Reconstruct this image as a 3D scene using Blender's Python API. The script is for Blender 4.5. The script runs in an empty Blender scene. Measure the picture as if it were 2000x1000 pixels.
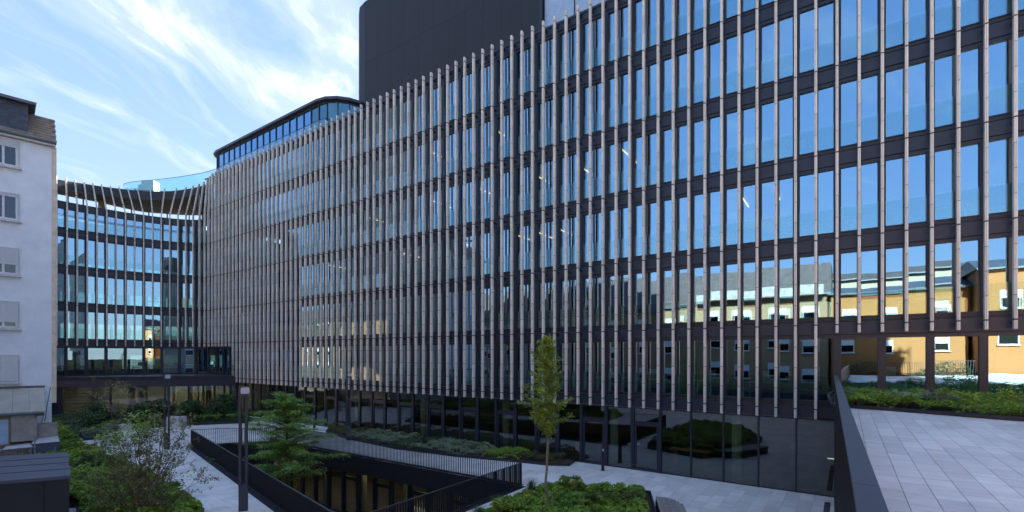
import bpy, math, random
import numpy as np
from mathutils import Vector, Matrix
random.seed(7); RS = np.random.RandomState(7)
C = bpy.context.scene.collection
SC = bpy.context.scene
EYE = 5.9; H = 3.5
# ------------------------------------------------------------------ camera, sky, sun, exposure
cam_d = bpy.data.cameras.new('camera'); cam = bpy.data.objects.new('camera', cam_d); C.objects.link(cam)
cam.location = (0, 0, EYE); cam.rotation_euler = (math.radians(90), 0, 0)
cam_d.sensor_width = 36; cam_d.lens = 36*944/2000; cam_d.shift_y = 0.097
cam_d.clip_start = 0.05; cam_d.clip_end = 3000
SC.camera = cam
SUN_EL, SUN_AZ = 28.0, 44.0            # degrees; azimuth from +Y towards +X
world = bpy.data.worlds.new('World'); SC.world = world; world.use_nodes = True
SKY_STRENGTH = 0.13

class NT:
    """small node tree helper"""
    def __init__(s, nt): s.nt = nt; nt.nodes.clear()
    def n(s, t, **kw):
        nd = s.nt.nodes.new(t)
        for k, v in kw.items():
            if k.startswith('i_'):
                nd.inputs[k[2:].replace('_', ' ')].default_value = v
            else: setattr(nd, k, v)
        return nd
    def l(s, a, b): s.nt.links.new(a, b)
    def m(s, op, a, b=None, c=None, clamp=False):
        nd = s.nt.nodes.new('ShaderNodeMath'); nd.operation = op; nd.use_clamp = clamp
        for i, v in enumerate((a, b, c)):
            if v is None: continue
            if isinstance(v, (int, float)): nd.inputs[i].default_value = v
            else: s.l(v, nd.inputs[i])
        return nd.outputs[0]
    def ramp(s, fac, stops, interp='LINEAR'):
        nd = s.nt.nodes.new('ShaderNodeValToRGB'); e = nd.color_ramp.elements; nd.color_ramp.interpolation = interp
        while len(e) < len(stops): e.new(0.5)
        for x, (p, c) in zip(e, stops):
            x.position = p; x.color = (c, c, c, 1) if isinstance(c, (int, float)) else (*c, 1)
        s.l(fac, nd.inputs[0]); return nd.outputs[0]
    def mix(s, fac, a, b, mode='MIX'):
        nd = s.nt.nodes.new('ShaderNodeMix'); nd.data_type = 'RGBA'; nd.blend_type = mode
        for i, v in ((0, fac), (6, a), (7, b)):
            if isinstance(v, (int, float)): nd.inputs[i].default_value = v
            elif isinstance(v, tuple): nd.inputs[i].default_value = (*v, 1)
            else: s.l(v, nd.inputs[i])
        return nd.outputs[2]
    def noise(s, vec, scale, detail=4, rough=.55, dist=0, out=0):
        nd = s.nt.nodes.new('ShaderNodeTexNoise'); nd.inputs['Scale'].default_value = scale
        nd.inputs['Detail'].default_value = detail; nd.inputs['Roughness'].default_value = rough; nd.inputs['Distortion'].default_value = dist
        if vec is not None: s.l(vec, nd.inputs['Vector'])
        return nd.outputs[out]
    def mapping(s, vec, loc=(0, 0, 0), rot=(0, 0, 0), scale=(1, 1, 1)):
        nd = s.nt.nodes.new('ShaderNodeMapping'); nd.inputs[1].default_value = loc; nd.inputs[2].default_value = rot; nd.inputs[3].default_value = scale
        s.l(vec, nd.inputs[0]); return nd.outputs[0]

w = NT(world.node_tree)
sky = w.n('ShaderNodeTexSky', sky_type='NISHITA', sun_disc=False)
sky.sun_elevation = math.radians(SUN_EL); sky.sun_rotation = math.radians(SUN_AZ)
sky.air_density = 1.0; sky.dust_density = 0.6; sky.ozone_density = 1.5
tc = w.n('ShaderNodeTexCoord'); sep = w.n('ShaderNodeSeparateXYZ'); w.l(tc.outputs['Generated'], sep.inputs[0])
zc = w.m('MAXIMUM', sep.outputs[2], 0.04)
px = w.m('DIVIDE', sep.outputs[0], zc); py = w.m('DIVIDE', sep.outputs[1], zc)
comb = w.n('ShaderNodeCombineXYZ'); w.l(px, comb.inputs[0]); w.l(py, comb.inputs[1])
cv = comb.outputs[0]
# cirrus on a high flat layer, drawn out along one wind direction
warp = w.noise(cv, 1.3, 3, .5, 0, 1)
wv = w.n('ShaderNodeVectorMath', operation='MULTIPLY_ADD'); w.l(warp, wv.inputs[0]); wv.inputs[1].default_value = (.45, .45, 0); w.l(cv, wv.inputs[2])
m1 = w.mapping(wv.outputs[0], rot=(0, 0, math.radians(17)), scale=(2.3, .62, 1))
n1 = w.noise(m1, 1.7, 9, .62, .5)
m2 = w.mapping(wv.outputs[0], loc=(3.1, 1.7, 0), rot=(0, 0, math.radians(24)), scale=(1.0, .5, 1))
n2 = w.noise(m2, 1.0, 5, .55, .2)
def blob(cx, cy, rx, ry, rot):
    mp = w.mapping(cv, loc=(0, 0, 0)); sub = w.n('ShaderNodeVectorMath', operation='SUBTRACT'); w.l(cv, sub.inputs[0]); sub.inputs[1].default_value = (cx, cy, 0)
    r = w.mapping(sub.outputs[0], rot=(0, 0, math.radians(rot))); sc = w.n('ShaderNodeVectorMath', operation='MULTIPLY'); w.l(r, sc.inputs[0]); sc.inputs[1].default_value = (1/rx, 1/ry, 0)
    ln = w.n('ShaderNodeVectorMath', operation='LENGTH'); w.l(sc.outputs[0], ln.inputs[0])
    return w.m('SUBTRACT', 1, w.m('POWER', w.m('MINIMUM', ln.outputs['Value'], 1), 1.5), clamp=True)
bl = w.m('ADD', blob(-.83, 1.72, .42, .75, 22), w.m('MULTIPLY', blob(-.48, 1.5, .16, .55, 12), .9))
bl = w.m('ADD', bl, w.m('MULTIPLY', blob(-1.68, 2.5, .22, 1.1, 12), .38))
bl = w.m('ADD', bl, w.m('MULTIPLY', blob(-1.86, 1.9, .13, .5, 4), .55))
bl = w.m('ADD', bl, w.m('MULTIPLY', blob(-1.15, 1.3, .25, .5, 20), .5))
# the streaks of the rest of the sky
dens = w.m('ADD', w.m('MULTIPLY', n2, .27), w.m('MULTIPLY', bl, .24))
den = w.m('ADD', n1, dens)
cl = w.ramp(den, [(.66, 0.0), (.84, .26), (1.06, .95)])
lowfade = w.ramp(sep.outputs[2], [(0.03, 0.0), (0.2, 1.0)])
cl = w.m('MULTIPLY', cl, lowfade)
gm_ = w.n('ShaderNodeGamma'); w.l(sky.outputs[0], gm_.inputs[0]); gm_.inputs[1].default_value = .32
hs_ = w.n('ShaderNodeHueSaturation'); hs_.inputs['Saturation'].default_value = 2.1; w.l(gm_.outputs[0], hs_.inputs['Color'])
skyc = w.mix(1.0, hs_.outputs[0], (.50, .485, .57), 'MULTIPLY')
cc = w.mix(w.m('MULTIPLY', cl, .85), skyc, (1.03, 1.02, 1.03))
bg = w.n('ShaderNodeBackground'); w.l(cc, bg.inputs[0]); bg.inputs[1].default_value = SKY_STRENGTH
wo = w.n('ShaderNodeOutputWorld'); w.l(bg.outputs[0], wo.inputs[0])

sd = bpy.data.lights.new('sun', 'SUN'); sd.energy = 2.6; sd.angle = math.radians(.53); sd.color = (1, .93, .82)
sun = bpy.data.objects.new('sun', sd); C.objects.link(sun)
_el, _az = math.radians(SUN_EL), math.radians(SUN_AZ)
sdir = Vector((math.sin(_az)*math.cos(_el), math.cos(_az)*math.cos(_el), math.sin(_el)))
sun.rotation_euler = sdir.to_track_quat('Z', 'Y').to_euler(); sun.location = (30, 60, 80)
vs = SC.view_settings; vs.view_transform = 'Standard'; vs.look = 'None'; vs.gamma = 1; vs.use_curve_mapping = False
vs.exposure = 3.5
SC.cycles.transparent_max_bounces = 24; SC.cycles.max_bounces = 8

# ------------------------------------------------------------------ materials
MAT = {}
def newmat(name):
    m = bpy.data.materials.new(name); m.use_nodes = True; MAT[name] = m; return m, NT(m.node_tree)
def pbr(name, col, rough=.6, metal=0, var=0, vscale=3, bump=0, bscale=30, isl=0, stretch=(1, 1, 1), spec=.5, second=None, pos=False):
    m, t = newmat(name)
    b = t.n('ShaderNodeBsdfPrincipled'); b.inputs['Roughness'].default_value = rough; b.inputs['Metallic'].default_value = metal
    b.inputs['Specular IOR Level'].default_value = spec
    o = t.n('ShaderNodeOutputMaterial'); t.l(b.outputs[0], o.inputs[0])
    if pos: vec = t.n('ShaderNodeNewGeometry').outputs['Position']
    else: vec = t.n('ShaderNodeTexCoord').outputs['Object']
    v = t.mapping(vec, scale=stretch)
    base = col
    if var or second:
        n = t.noise(v, vscale, 6, .6, .3)
        f = t.ramp(n, [(.3, 0.0), (.7, 1.0)])
        lo = tuple(c*(1-var) for c in col); hi = second if second else tuple(min(1, c*(1+var)) for c in col)
        base = t.mix(f, lo, hi)
    if isl:
        g = t.n('ShaderNodeNewGeometry'); oi = t.n('ShaderNodeObjectInfo')
        r = t.m('FRACT', t.m('ADD', g.outputs['Random Per Island'], oi.outputs['Random']))
        k = t.m('MULTIPLY_ADD', r, 2*isl, 1-isl)
        cb = t.n('ShaderNodeCombineColor'); [t.l(k, cb.inputs[i]) for i in range(3)]
        base = t.mix(1.0, base, cb.outputs[0], 'MULTIPLY')
    if isinstance(base, tuple): b.inputs['Base Color'].default_value = (*base, 1)
    else: t.l(base, b.inputs['Base Color'])
    if bump:
        bn = t.n('ShaderNodeBump'); bn.inputs['Strength'].default_value = bump; bn.inputs['Distance'].default_value = .02
        t.l(t.noise(v, bscale, 5, .6), bn.inputs['Height']); t.l(bn.outputs[0], b.inputs['Normal'])
    return m
pbr('ceramic', (.70, .64, .555), .36, .1, .10, 1.5, .15, 60, isl=.10, stretch=(6, 6, 1))
pbr('dark_metal', (.018, .025, .046), .5, .0, .15, 1.2, .06, 40)
pbr('spandrel_metal', (.017, .026, .048), .45, .0, .12, 1.0, .05, 25, stretch=(4, 4, 1))
pbr('frame_metal', (.014, .019, .032), .45, .0)
pbr('black_metal', (.013, .014, .018), .5, .0, .15, 3, .05, 60)
pbr('cap_metal', (.05, .053, .064), .42, .2, .1, 4, .04, 50)
pbr('tower_panel', (.008, .010, .014), .6, .0, .18, .8, .15, 8, isl=.12)
pbr('lamp_grey', (.045, .052, .07), .42, .4, .1, 5)
pbr('lamp_head', (.42, .44, .47), .4, 0)
pbr('stucco', (.72, .74, .77), .95, 0, .09, 1.1, .35, 55, pos=True)
pbr('gable', (.68, .56, .42), .9, 0, .2, 2, .2, 30)
pbr('sill_stone', (.55, .55, .55), .85, 0, .2, 8)
pbr('shutter', (.58, .58, .57), .6, 0, .04, 3)
pbr('pvc', (.62, .63, .65), .4)
pbr('slate', (.045, .052, .075), .5, 0, .25, 6, isl=.25)
pbr('roof_sheet', (.24, .20, .165), .85, 0, .3, 3, .3, 25, second=(.33, .25, .17))
pbr('gutter', (.10, .12, .13), .5, .4, .2, 4)
pbr('awning', (.42, .39, .33), .8, 0, .15, 1.5, .15, 20, second=(.50, .46, .36))
pbr('render_old', (.30, .27, .245), .95, 0, .25, 2.5, .3, 20)
pbr('brick_old', (.20, .155, .13), .95, 0, .35, 4, .5, 30, isl=.25)
pbr('plastic_black', (.012, .012, .014), .25, 0, 0, 3, .5, 6)
pbr('scaffold', (.26, .28, .29), .5, .5, .2, 6)
pbr('blue_plaster', (.07, .075, .12), .8, 0, .15, 2)
pbr('soil', (.045, .032, .026), 1, 0, .4, 6, .8, 30)
pbr('ground_earth', (.20, .18, .155), 1, 0, .3, .3)
pbr('bark', (.14, .105, .08), .95, 0, .35, 12, .6, 40)
pbr('bark_pale', (.22, .18, .13), .95, 0, .3, 14, .5, 40)
pbr('wood_deck', (.13, .095, .07), .7, 0, .25, 3, .2, 30, isl=.2)
pbr('wood', (.42, .25, .11), .5, 0, .2, 3, stretch=(8, 8, 1))
pbr('bench_wood', (.30, .255, .22), .75, 0, .2, 4, .2, 30, isl=.15, pos=True)
pbr('interior_wall', (.17, .17, .17), .9, 0, .3, .5)
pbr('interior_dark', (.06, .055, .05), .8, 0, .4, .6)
pbr('interior_floor', (.09, .085, .08), .5, 0, .2, 2)
pbr('ceiling_white', (.20, .20, .20), .9)
pbr('column_cream', (.55, .55, .40), .7)
pbr('desk_white', (.85, .88, .85), .4)
pbr('screen_black', (.02, .02, .022), .25)
pbr('chair_yellow', (.62, .55, .12), .6)
pbr('chair_grey', (.25, .26, .27), .7)
pbr('concrete_block', (.52, .50, .50), .9, 0, .12, 5, .2, 40)
pbr('soffit', (.115, .095, .08), .7, 0, .2, 1.2)
pbr('siding', (.28, .28, .31), .6, .2, .05, 3)
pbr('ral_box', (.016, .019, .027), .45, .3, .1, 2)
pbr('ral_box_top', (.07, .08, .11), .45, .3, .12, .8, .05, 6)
pbr('orange_render', (.37, .155, .046), .9, 0, .06, .6, .2, 30)
pbr('white_render', (.31, .19, .105), .9, 0, .08, .6)
pbr('brown_render', (.26, .155, .085), .9, 0, .1, .6)
pbr('grey_render', (.25, .24, .24), .9, 0, .1, .6)
pbr('roof_dark', (.075, .06, .055), .7, 0, .3, 2)
pbr('roof_zinc', (.09, .10, .12), .5, .3, .2, 2)
pbr('roof_cream', (.34, .28, .20), .9)
pbr('vent_metal', (.10, .095, .085), .5, .3)
pbr('hvac', (.38, .42, .43), .5, .3, .1, 4)
def leafmat(name, a, b, trans=.35, rough=.5):
    m, t = newmat(name)
    g = t.n('ShaderNodeNewGeometry')
    col = t.mix(g.outputs['Random Per Island'], a, b)
    nz = t.ramp(t.noise(g.outputs['Position'], 1.6, 5, .6), [(.33, .62), (.5, .95), (.67, 1.35)])
    col = t.mix(1.0, col, nz, 'MULTIPLY')
    d = t.n('ShaderNodeBsdfPrincipled'); d.inputs['Roughness'].default_value = rough; d.inputs['Specular IOR Level'].default_value = .35; t.l(col, d.inputs['Base Color'])
    tr = t.n('ShaderNodeBsdfTranslucent'); t.l(col, tr.inputs[0])
    mx = t.n('ShaderNodeMixShader'); mx.inputs[0].default_value = trans; t.l(d.outputs[0], mx.inputs[1]); t.l(tr.outputs[0], mx.inputs[2])
    o = t.n('ShaderNodeOutputMaterial'); t.l(mx.outputs[0], o.inputs[0])
leafmat('leaf_fresh', (.17, .30, .03), (.34, .46, .07))
leafmat('leaf_yellow', (.20, .29, .03), (.36, .42, .08))
leafmat('leaf_locust', (.20, .34, .07), (.36, .52, .13))
leafmat('leaf_dark', (.04, .09, .035), (.11, .18, .065), .2, .35)
leafmat('leaf_sage', (.17, .24, .12), (.38, .43, .27))
leafmat('leaf_olive', (.10, .11, .035), (.17, .16, .055))
leafmat('leaf_rust', (.12, .15, .05), (.28, .24, .10))
leafmat('leaf_fern', (.10, .22, .03), (.20, .34, .06))
leafmat('leaf_grass', (.05, .10, .02), (.13, .17, .06))
leafmat('flower_violet', (.10, .08, .35), (.2, .14, .5))

def glassmat(name, tint, f0, rough=0.0, bump=.0, edge=1.0, gt=(.8, .92, 1)):
    m, t = newmat(name)
    gg = t.n('ShaderNodeNewGeometry'); dt = t.n('ShaderNodeVectorMath', operation='DOT_PRODUCT'); t.l(gg.outputs['Incoming'], dt.inputs[0]); t.l(gg.outputs['Normal'], dt.inputs[1])
    sch = t.m('POWER', t.m('SUBTRACT', 1, t.m('ABSOLUTE', dt.outputs['Value']), clamp=True), 4.2)
    fac = t.m('ADD', t.m('MULTIPLY', sch, (1-f0)*edge), f0, clamp=True)
    fac = t.m('MULTIPLY', fac, t.m('SUBTRACT', 1, gg.outputs['Backfacing']))
    tr = t.n('ShaderNodeBsdfTransparent'); tr.inputs[0].default_value = (*tint, 1)
    gl = t.n('ShaderNodeBsdfGlossy'); gl.inputs['Roughness'].default_value = rough; gl.inputs['Color'].default_value = (*gt, 1)
    if bump:
        g = t.n('ShaderNodeNewGeometry'); b = t.n('ShaderNodeBump'); b.inputs['Strength'].default_value = bump; b.inputs['Distance'].default_value = .01
        t.l(t.noise(g.outputs['Position'], .9, 2, .4), b.inputs['Height']); t.l(b.outputs[0], gl.inputs['Normal'])
    mx = t.n('ShaderNodeMixShader'); t.l(fac, mx.inputs[0]); t.l(tr.outputs[0], mx.inputs[1]); t.l(gl.outputs[0], mx.inputs[2])
    o = t.n('ShaderNodeOutputMaterial'); t.l(mx.outputs[0], o.inputs[0])
glassmat('window_glass', (.66, .76, .75), .56, 0, .10, gt=(.45, .76, 1))
glassmat('shop_glass', (.62, .68, .64), .14, 0, .06)
glassmat('guard_glass', (.84, .93, .93), .16, gt=(.7, .9, 1))
glassmat('roof_guard_glass', (.72, .92, .94), .08)
glassmat('teal_glass', (.35, .72, .80), .25, gt=(.4, .8, 1))
glassmat('sky_glass', (.10, .16, .24), .5, gt=(.35, .65, 1))
glassmat('house_glass', (.08, .09, .12), .10)
pbr('frosted', (.30, .42, .56), .35, 0, .12, 3)
def emis(name, col, s):
    m, t = newmat(name); e = t.n('ShaderNodeEmission'); e.inputs[0].default_value = (*col, 1); e.inputs[1].default_value = s
    o = t.n('ShaderNodeOutputMaterial'); t.l(e.outputs[0], o.inputs[0])
emis('lamp_warm', (1, .62, .25), .42)
emis('lobby_lamp', (1, .86, .5), 3)
emis('lamp_soft', (1, .80, .5), .6)

def paving(name, a, b, rowx, rowy):
    m, t = newmat(name)
    g = t.n('ShaderNodeNewGeometry'); p = t.mapping(g.outputs['Position'], rot=(0, 0, -math.atan2(.822, .569)))
    # p.x now runs along q, p.y along -s
    st = t.mapping(p, scale=(3.2, .55, 1))
    n = t.noise(st, 2.0, 8, .62, .8)
    f = t.ramp(n, [(.32, 0.0), (.68, 1.0)])
    oi = t.n('ShaderNodeObjectInfo'); r = t.m('FRACT', t.m('ADD', g.outputs['Random Per Island'], oi.outputs['Random']))
    col = t.mix(f, a, b)
    n3 = t.ramp(t.noise(g.outputs['Position'], .5, 8, .68), [(.28, .82), (.5, 1.0), (.72, 1.05)])
    k = t.m('MULTIPLY_ADD', r, .22, .88)
    cb = t.n('ShaderNodeCombineColor'); [t.l(k, cb.inputs[i]) for i in range(3)]
    col = t.mix(1.0, t.mix(1.0, col, cb.outputs[0], 'MULTIPLY'), n3, 'MULTIPLY')
    d = t.n('ShaderNodeBsdfPrincipled'); t.l(col, d.inputs['Base Color'])
    t.l(t.ramp(t.noise(p, 1.3, 4), [(.3, .42), (.7, .72)]), d.inputs['Roughness'])
    o = t.n('ShaderNodeOutputMaterial'); t.l(d.outputs[0], o.inputs[0])
paving('travertine', (.76, .665, .585), (.88, .83, .775), .5, 1)
paving('travertine_terrace', (.68, .59, .525), (.84, .78, .725), .3, 1)

# ------------------------------------------------------------------ mesh helpers
def prop(o, label=None, cat=None, group=None, kind=None):
    if label: o['label'] = label
    if cat: o['category'] = cat
    if group: o['group'] = group
    if kind: o['kind'] = kind
    return o
def link(name, me, parent=None, loc=None):
    o = bpy.data.objects.new(name, me); C.objects.link(o)
    if loc is not None: o.location = loc
    if parent is not None: o.parent = parent
    return o
def empty(name, label, cat, loc=(0, 0, 0), rz=0, group=None):
    o = bpy.data.objects.new(name, None); C.objects.link(o); o.location = loc; o.rotation_euler = (0, 0, rz); o.empty_display_size = .3
    return prop(o, label, cat, group)
class MB:
    def __init__(s): s.v = []; s.f = []; s.m = []; s.mi = 0
    def add(s, verts, faces):
        b = len(s.v); s.v += [tuple(v) for v in verts]; s.f += [tuple(i+b for i in f) for f in faces]; s.m += [s.mi]*len(faces)
    def box(s, x0, x1, y0, y1, z0, z1):
        v = [(x0,y0,z0),(x1,y0,z0),(x1,y1,z0),(x0,y1,z0),(x0,y0,z1),(x1,y0,z1),(x1,y1,z1),(x0,y1,z1)]
        s.add(v, [(0,3,2,1),(4,5,6,7),(0,1,5,4),(1,2,6,5),(2,3,7,6),(3,0,4,7)])
    def hexa(s, p):   # 8 corner points bottom 4 (ccw from above), top 4
        s.add(p, [(0,3,2,1),(4,5,6,7),(0,1,5,4),(1,2,6,5),(2,3,7,6),(3,0,4,7)])
    def prism(s, poly, z0, z1):
        n = len(poly); a = sum(poly[i][0]*poly[(i+1)%n][1]-poly[(i+1)%n][0]*poly[i][1] for i in range(n))
        if a < 0: poly = poly[::-1]
        v = [(x, y, z0) for x, y in poly]+[(x, y, z1) for x, y in poly]
        s.add(v, [tuple(range(n-1, -1, -1)), tuple(range(n, 2*n))]+[(i, (i+1)%n, n+(i+1)%n, n+i) for i in range(n)])
    def bar(s, a, b, w, h):   # box along a->b, width w (horizontal), height h
        a = Vector(a); b = Vector(b); d = (b-a).normalized(); up = Vector((0,0,1))
        if abs(d.z) > .95: up = Vector((0,1,0))
        r = d.cross(up).normalized()*w/2; u = r.cross(d).normalized()*h/2
        s.add([a-r-u, a+r-u, b+r-u, b-r-u, a-r+u, a+r+u, b+r+u, b-r+u], [(0,3,2,1),(4,5,6,7),(0,1,5,4),(1,2,6,5),(2,3,7,6),(3,0,4,7)])
    def tube(s, pts, rad, n=6):
        pts = [Vector(p) for p in pts]; rings = []
        for i, p in enumerate(pts):
            d = (pts[min(i+1, len(pts)-1)]-pts[max(i-1, 0)]).normalized()
            u = d.cross(Vector((0,0,1)) if abs(d.z) < .9 else Vector((1,0,0))).normalized(); v = d.cross(u)
            r = rad[i] if hasattr(rad, '__len__') else rad
            rings.append([p+(u*math.cos(2*math.pi*k/n)+v*math.sin(2*math.pi*k/n))*r for k in range(n)])
        vs_ = [q for r in rings for q in r]; f = []
        for i in range(len(pts)-1):
            for k in range(n): f.append((i*n+k, (i+1)*n+k, (i+1)*n+(k+1)%n, i*n+(k+1)%n))
        f.append(tuple(range(n))); f.append(tuple((len(pts)-1)*n+k for k in range(n-1, -1, -1)))
        s.add(vs_, f)
    def cyl(s, x, y, z0, z1, r, n=16, r2=None): s.tube([(x,y,z0),(x,y,z1)], [r, r if r2 is None else r2], n)
    def mesh(s, name, mats, smooth=False):
        me = bpy.data.meshes.new(name); me.from_pydata([tuple(v) for v in s.v], [], s.f)
        for m in (mats if isinstance(mats, (list, tuple)) else [mats]): me.materials.append(MAT[m])
        if any(s.m): me.polygons.foreach_set('material_index', s.m)
        if smooth: me.polygons.foreach_set('use_smooth', [True]*len(s.f))
        me.update(); return me
    def build(s, name, mats, parent=None, loc=None, smooth=False, **kw):
        o = link(name, s.mesh(name, mats, smooth), parent, loc); return prop(o, **kw)
def place(o, x, y, z, ang=None):
    o.location = (x, y, z)
    if ang is not None: o.rotation_euler = (0, 0, ang)
    return o

# ------------------------------------------------------------------ the facade path: s along it, d behind it
Nn = Vector((.569, .8223)); Dd = Vector((-.8223, .569)); Q0 = 23.7
def W(s, q, z=None):
    p = Nn*q+Dd*s
    return (p.x, p.y) if z is None else Vector((p.x, p.y, z))
ctrl = [W(53.2, Q0), (-31.5, 50.62), (-33.2, 51.45), (-35.2, 51.35), (-37.3, 50.3), (-39.5, 48.5), (-41.4, 46.3), (-43.1, 43.9)]
ctrl = [Vector(c) for c in ctrl]
def catmull(P, n=24):
    out = []; Q = [P[0]-Dd*1.7]+P+[P[-1]+(P[-1]-P[-2])]
    for i in range(1, len(Q)-2):
        for k in range(n):
            t = k/n; a, b, c, d = Q[i-1], Q[i], Q[i+1], Q[i+2]
            out.append(.5*((2*b)+(-a+c)*t+(2*a-5*b+4*c-d)*t*t+(-a+3*b-3*c+d)*t**3))
    out.append(Q[-2]); return out
_cp = catmull(ctrl); _cs = [53.2]
for a, b in zip(_cp, _cp[1:]): _cs.append(_cs[-1]+(b-a).length)
S_END = _cs[-1]
_csn = np.array(_cs); _cx = np.array([p.x for p in _cp]); _cy = np.array([p.y for p in _cp])
def base_pt(s):
    if s <= 53.2: p = Nn*Q0+Dd*s; return p
    return Vector((float(np.interp(s, _csn, _cx)), float(np.interp(s, _csn, _cy))))
def nrm(s):
    if s < 52.5: return Nn.copy()
    e = .8; a = base_pt(min(s-e, S_END-.1)); b = base_pt(min(s+e, S_END)); t = (b-a).normalized()
    return Vector((t.y, -t.x))
def P(s, d=0, z=0):
    p = base_pt(s)+nrm(s)*d
    return Vector((p.x, p.y, z))
def steps(s0, s1, st=.8):
    if s1 <= 52.5: return [s0, s1]
    L = [s0]; s = max(s0, 52.5) if s0 < 52.5 else s0+st
    while s < s1-.05: L.append(s); s += st
    L.append(s1); return L
def ribbon(mb, s0, s1, d0, d1, z0, z1, st=.8):
    f = (lambda z: z) if callable(z0) else None
    ss = steps(s0, s1, st); V = []
    for s in ss:
        za = z0(s) if callable(z0) else z0; zb = z1(s) if callable(z1) else z1
        e0 = d0(s) if callable(d0) else d0; e1 = d1(s) if callable(d1) else d1
        V += [P(s, e0, za), P(s, e1, za), P(s, e1, zb), P(s, e0, zb)]
    F = [(3, 2, 1, 0)]; n = len(ss)
    for i in range(n-1):
        a = i*4; b = a+4
        F += [(a, a+1, b+1, b), (a+1, a+2, b+2, b+1), (a+2, a+3, b+3, b+2), (a+3, a, b, b+3)]
    F.append(((n-1)*4, (n-1)*4+1, (n-1)*4+2, (n-1)*4+3)); mb.add(V, F)
def base(k): return EYE+H*k
FS = .732; S0 = .315
def fs(j): return S0+FS*j
J_R = -15                                  # rightmost fin
J_L = int((S_END-.2-S0)/FS)
S_CURVE = 55.6
def sm(x): x = max(0, min(1, x)); return x*x*(3-2*x)
def top_h(s): return base(0)+H*float(np.interp(S_END-s, [0, 4.9, 7.8, 10, 13, 15], [4.75, 4.86, 4.94, 5.06, 5.31, 5.44]))
def kink_z(s): return base(0)+H*(4.28-.22*sm((s-57)/8))

# ------------------------------------------------------------------ GROUND: one big sheet with the courtyard well left open
A_ = Vector((-20.9, 31.5)); B_ = Vector((.4, 21.85)); Cc = Vector((-4.86, 14.2)); D_ = Vector((-16.2, 33.25))
def q_of(p): return p.dot(Nn)
def s_of(p): return p.dot(Dd)
void = [Cc, B_, D_, A_]          # counter-clockwise
def clip(poly, a, b, keep_left=True):
    out = []; n = len(poly); e = b-a
    def sd_(p): v = e.x*(p.y-a.y)-e.y*(p.x-a.x); return v if keep_left else -v
    for i in range(n):
        p, q = poly[i], poly[(i+1)%n]; sp, sq = sd_(p), sd_(q)
        if sp >= 0: out.append(p)
        if sp*sq < 0: t = sp/(sp-sq); out.append(p+(q-p)*t)
    return out
def minus(poly, hole):
    res = []; cur = poly
    for i in range(len(hole)):
        a, b = hole[i], hole[(i+1)%len(hole)]
        o = clip(cur, a, b, False)
        if len(o) >= 3: res.append(o)
        cur = clip(cur, a, b, True)
        if len(cur) < 3: return res
    return res
def area(p): return .5*sum(p[i].x*p[(i+1)%len(p)].y-p[(i+1)%len(p)].x*p[i].y for i in range(len(p)))
mb = MB()
for poly in minus([Vector((-900, -900)), Vector((900, -900)), Vector((900, 1400)), Vector((-900, 1400))], void):
    mb.add([(p.x, p.y, -.08) for p in poly], [tuple(range(len(poly)))])
mb.build('ground', 'ground_earth', kind='structure')

# retaining wall / terrace edge line
R0 = Vector((.15, 0)); RD = Vector((.55, .835)).normalized(); RN = Vector((RD.y, -RD.x))   # RN to the right (terrace side)
def in_view(p, z, m=.04):
    if p.y < .6: return False
    x = .5+.472*p.x/p.y; y = .5*1000-(z-EYE)/p.y*944+194
    return -m < x < 1+m and y < 1000+40
def paved(name, s0, s1, q0, q1, ws, lq, z, mat, halfplanes, hole, sub, kind_root, jit=0):
    root = MB(); 
    root_o = None
    cand = []
    ns = int((s1-s0)/ws)
    for i in range(ns):
        off = (i*0.37 % 1)*lq
        qq = q0-off
        while qq < q1:
            a0, a1 = s0+i*ws, s0+(i+1)*ws; b0, b1 = max(q0, qq), min(q1, qq+lq); g = .004
            qq += lq
            if b1-b0 < .05: continue
            poly = [Vector(W(a0+g, b0+g)), Vector(W(a0+g, b1-g)), Vector(W(a1-g, b1-g)), Vector(W(a1-g, b0+g))]
            if area(poly) < 0: poly = poly[::-1]
            for (pa, pb, kl) in halfplanes:
                poly = clip(poly, pa, pb, kl)
                if len(poly) < 3: break
            if len(poly) < 3: continue
            pcs = minus(poly, hole) if hole else [poly]
            for pc in pcs:
                if abs(area(pc)) > .004:
                    c = sum(pc, Vector((0, 0)))/len(pc); cand.append((c.length if in_view(c, z) else 1e6, c, pc))
    cand.sort(key=lambda t: t[0])
    return cand
def lay(cand, name_part, z, th, mat, parent, n_single=295, vis=None):
    rest = MB(); k = 0
    for dist, c, pc in cand:
        if dist < 1e5 and k < n_single and (vis is None or vis(c)):
            m = MB(); m.prism([(p.x-c.x, p.y-c.y) for p in pc], -th, 0); m.build(name_part, mat, parent, (c.x, c.y, z)); k += 1
        else: rest.prism([(p.x, p.y) for p in pc], z-th, z)
    rest.build(name_part+'_field', mat, parent, kind='stuff')
wall_a, wall_b = R0, R0+RD*22
mb = MB(); pl = [Vector(W(60, -6)), Vector(W(0, -6)), Vector(W(0, 24.6)), Vector(W(60, 24.6))]
if area(pl) < 0: pl = pl[::-1]
for pc in minus(pl, void): mb.add([(p.x, p.y, -.06) for p in pc], [tuple(range(len(pc)))])
plaza = mb.build('plaza_pavement', 'black_metal', kind='structure')
cand = paved('plaza', -.4, 52.5, -6, 24.15, .5, 1.0, 0, 'travertine', [(wall_a, wall_b, True)], void, None, None)
def plaza_vis(c):
    s, q = s_of(c), q_of(c)
    return (q > 18.4 and s < 30) or (c.x < -11 and c.x/c.y > -.95 and q < 14)
lay(cand, 'paving_slab', 0, .04, 'travertine', plaza, 295, plaza_vis)

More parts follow.
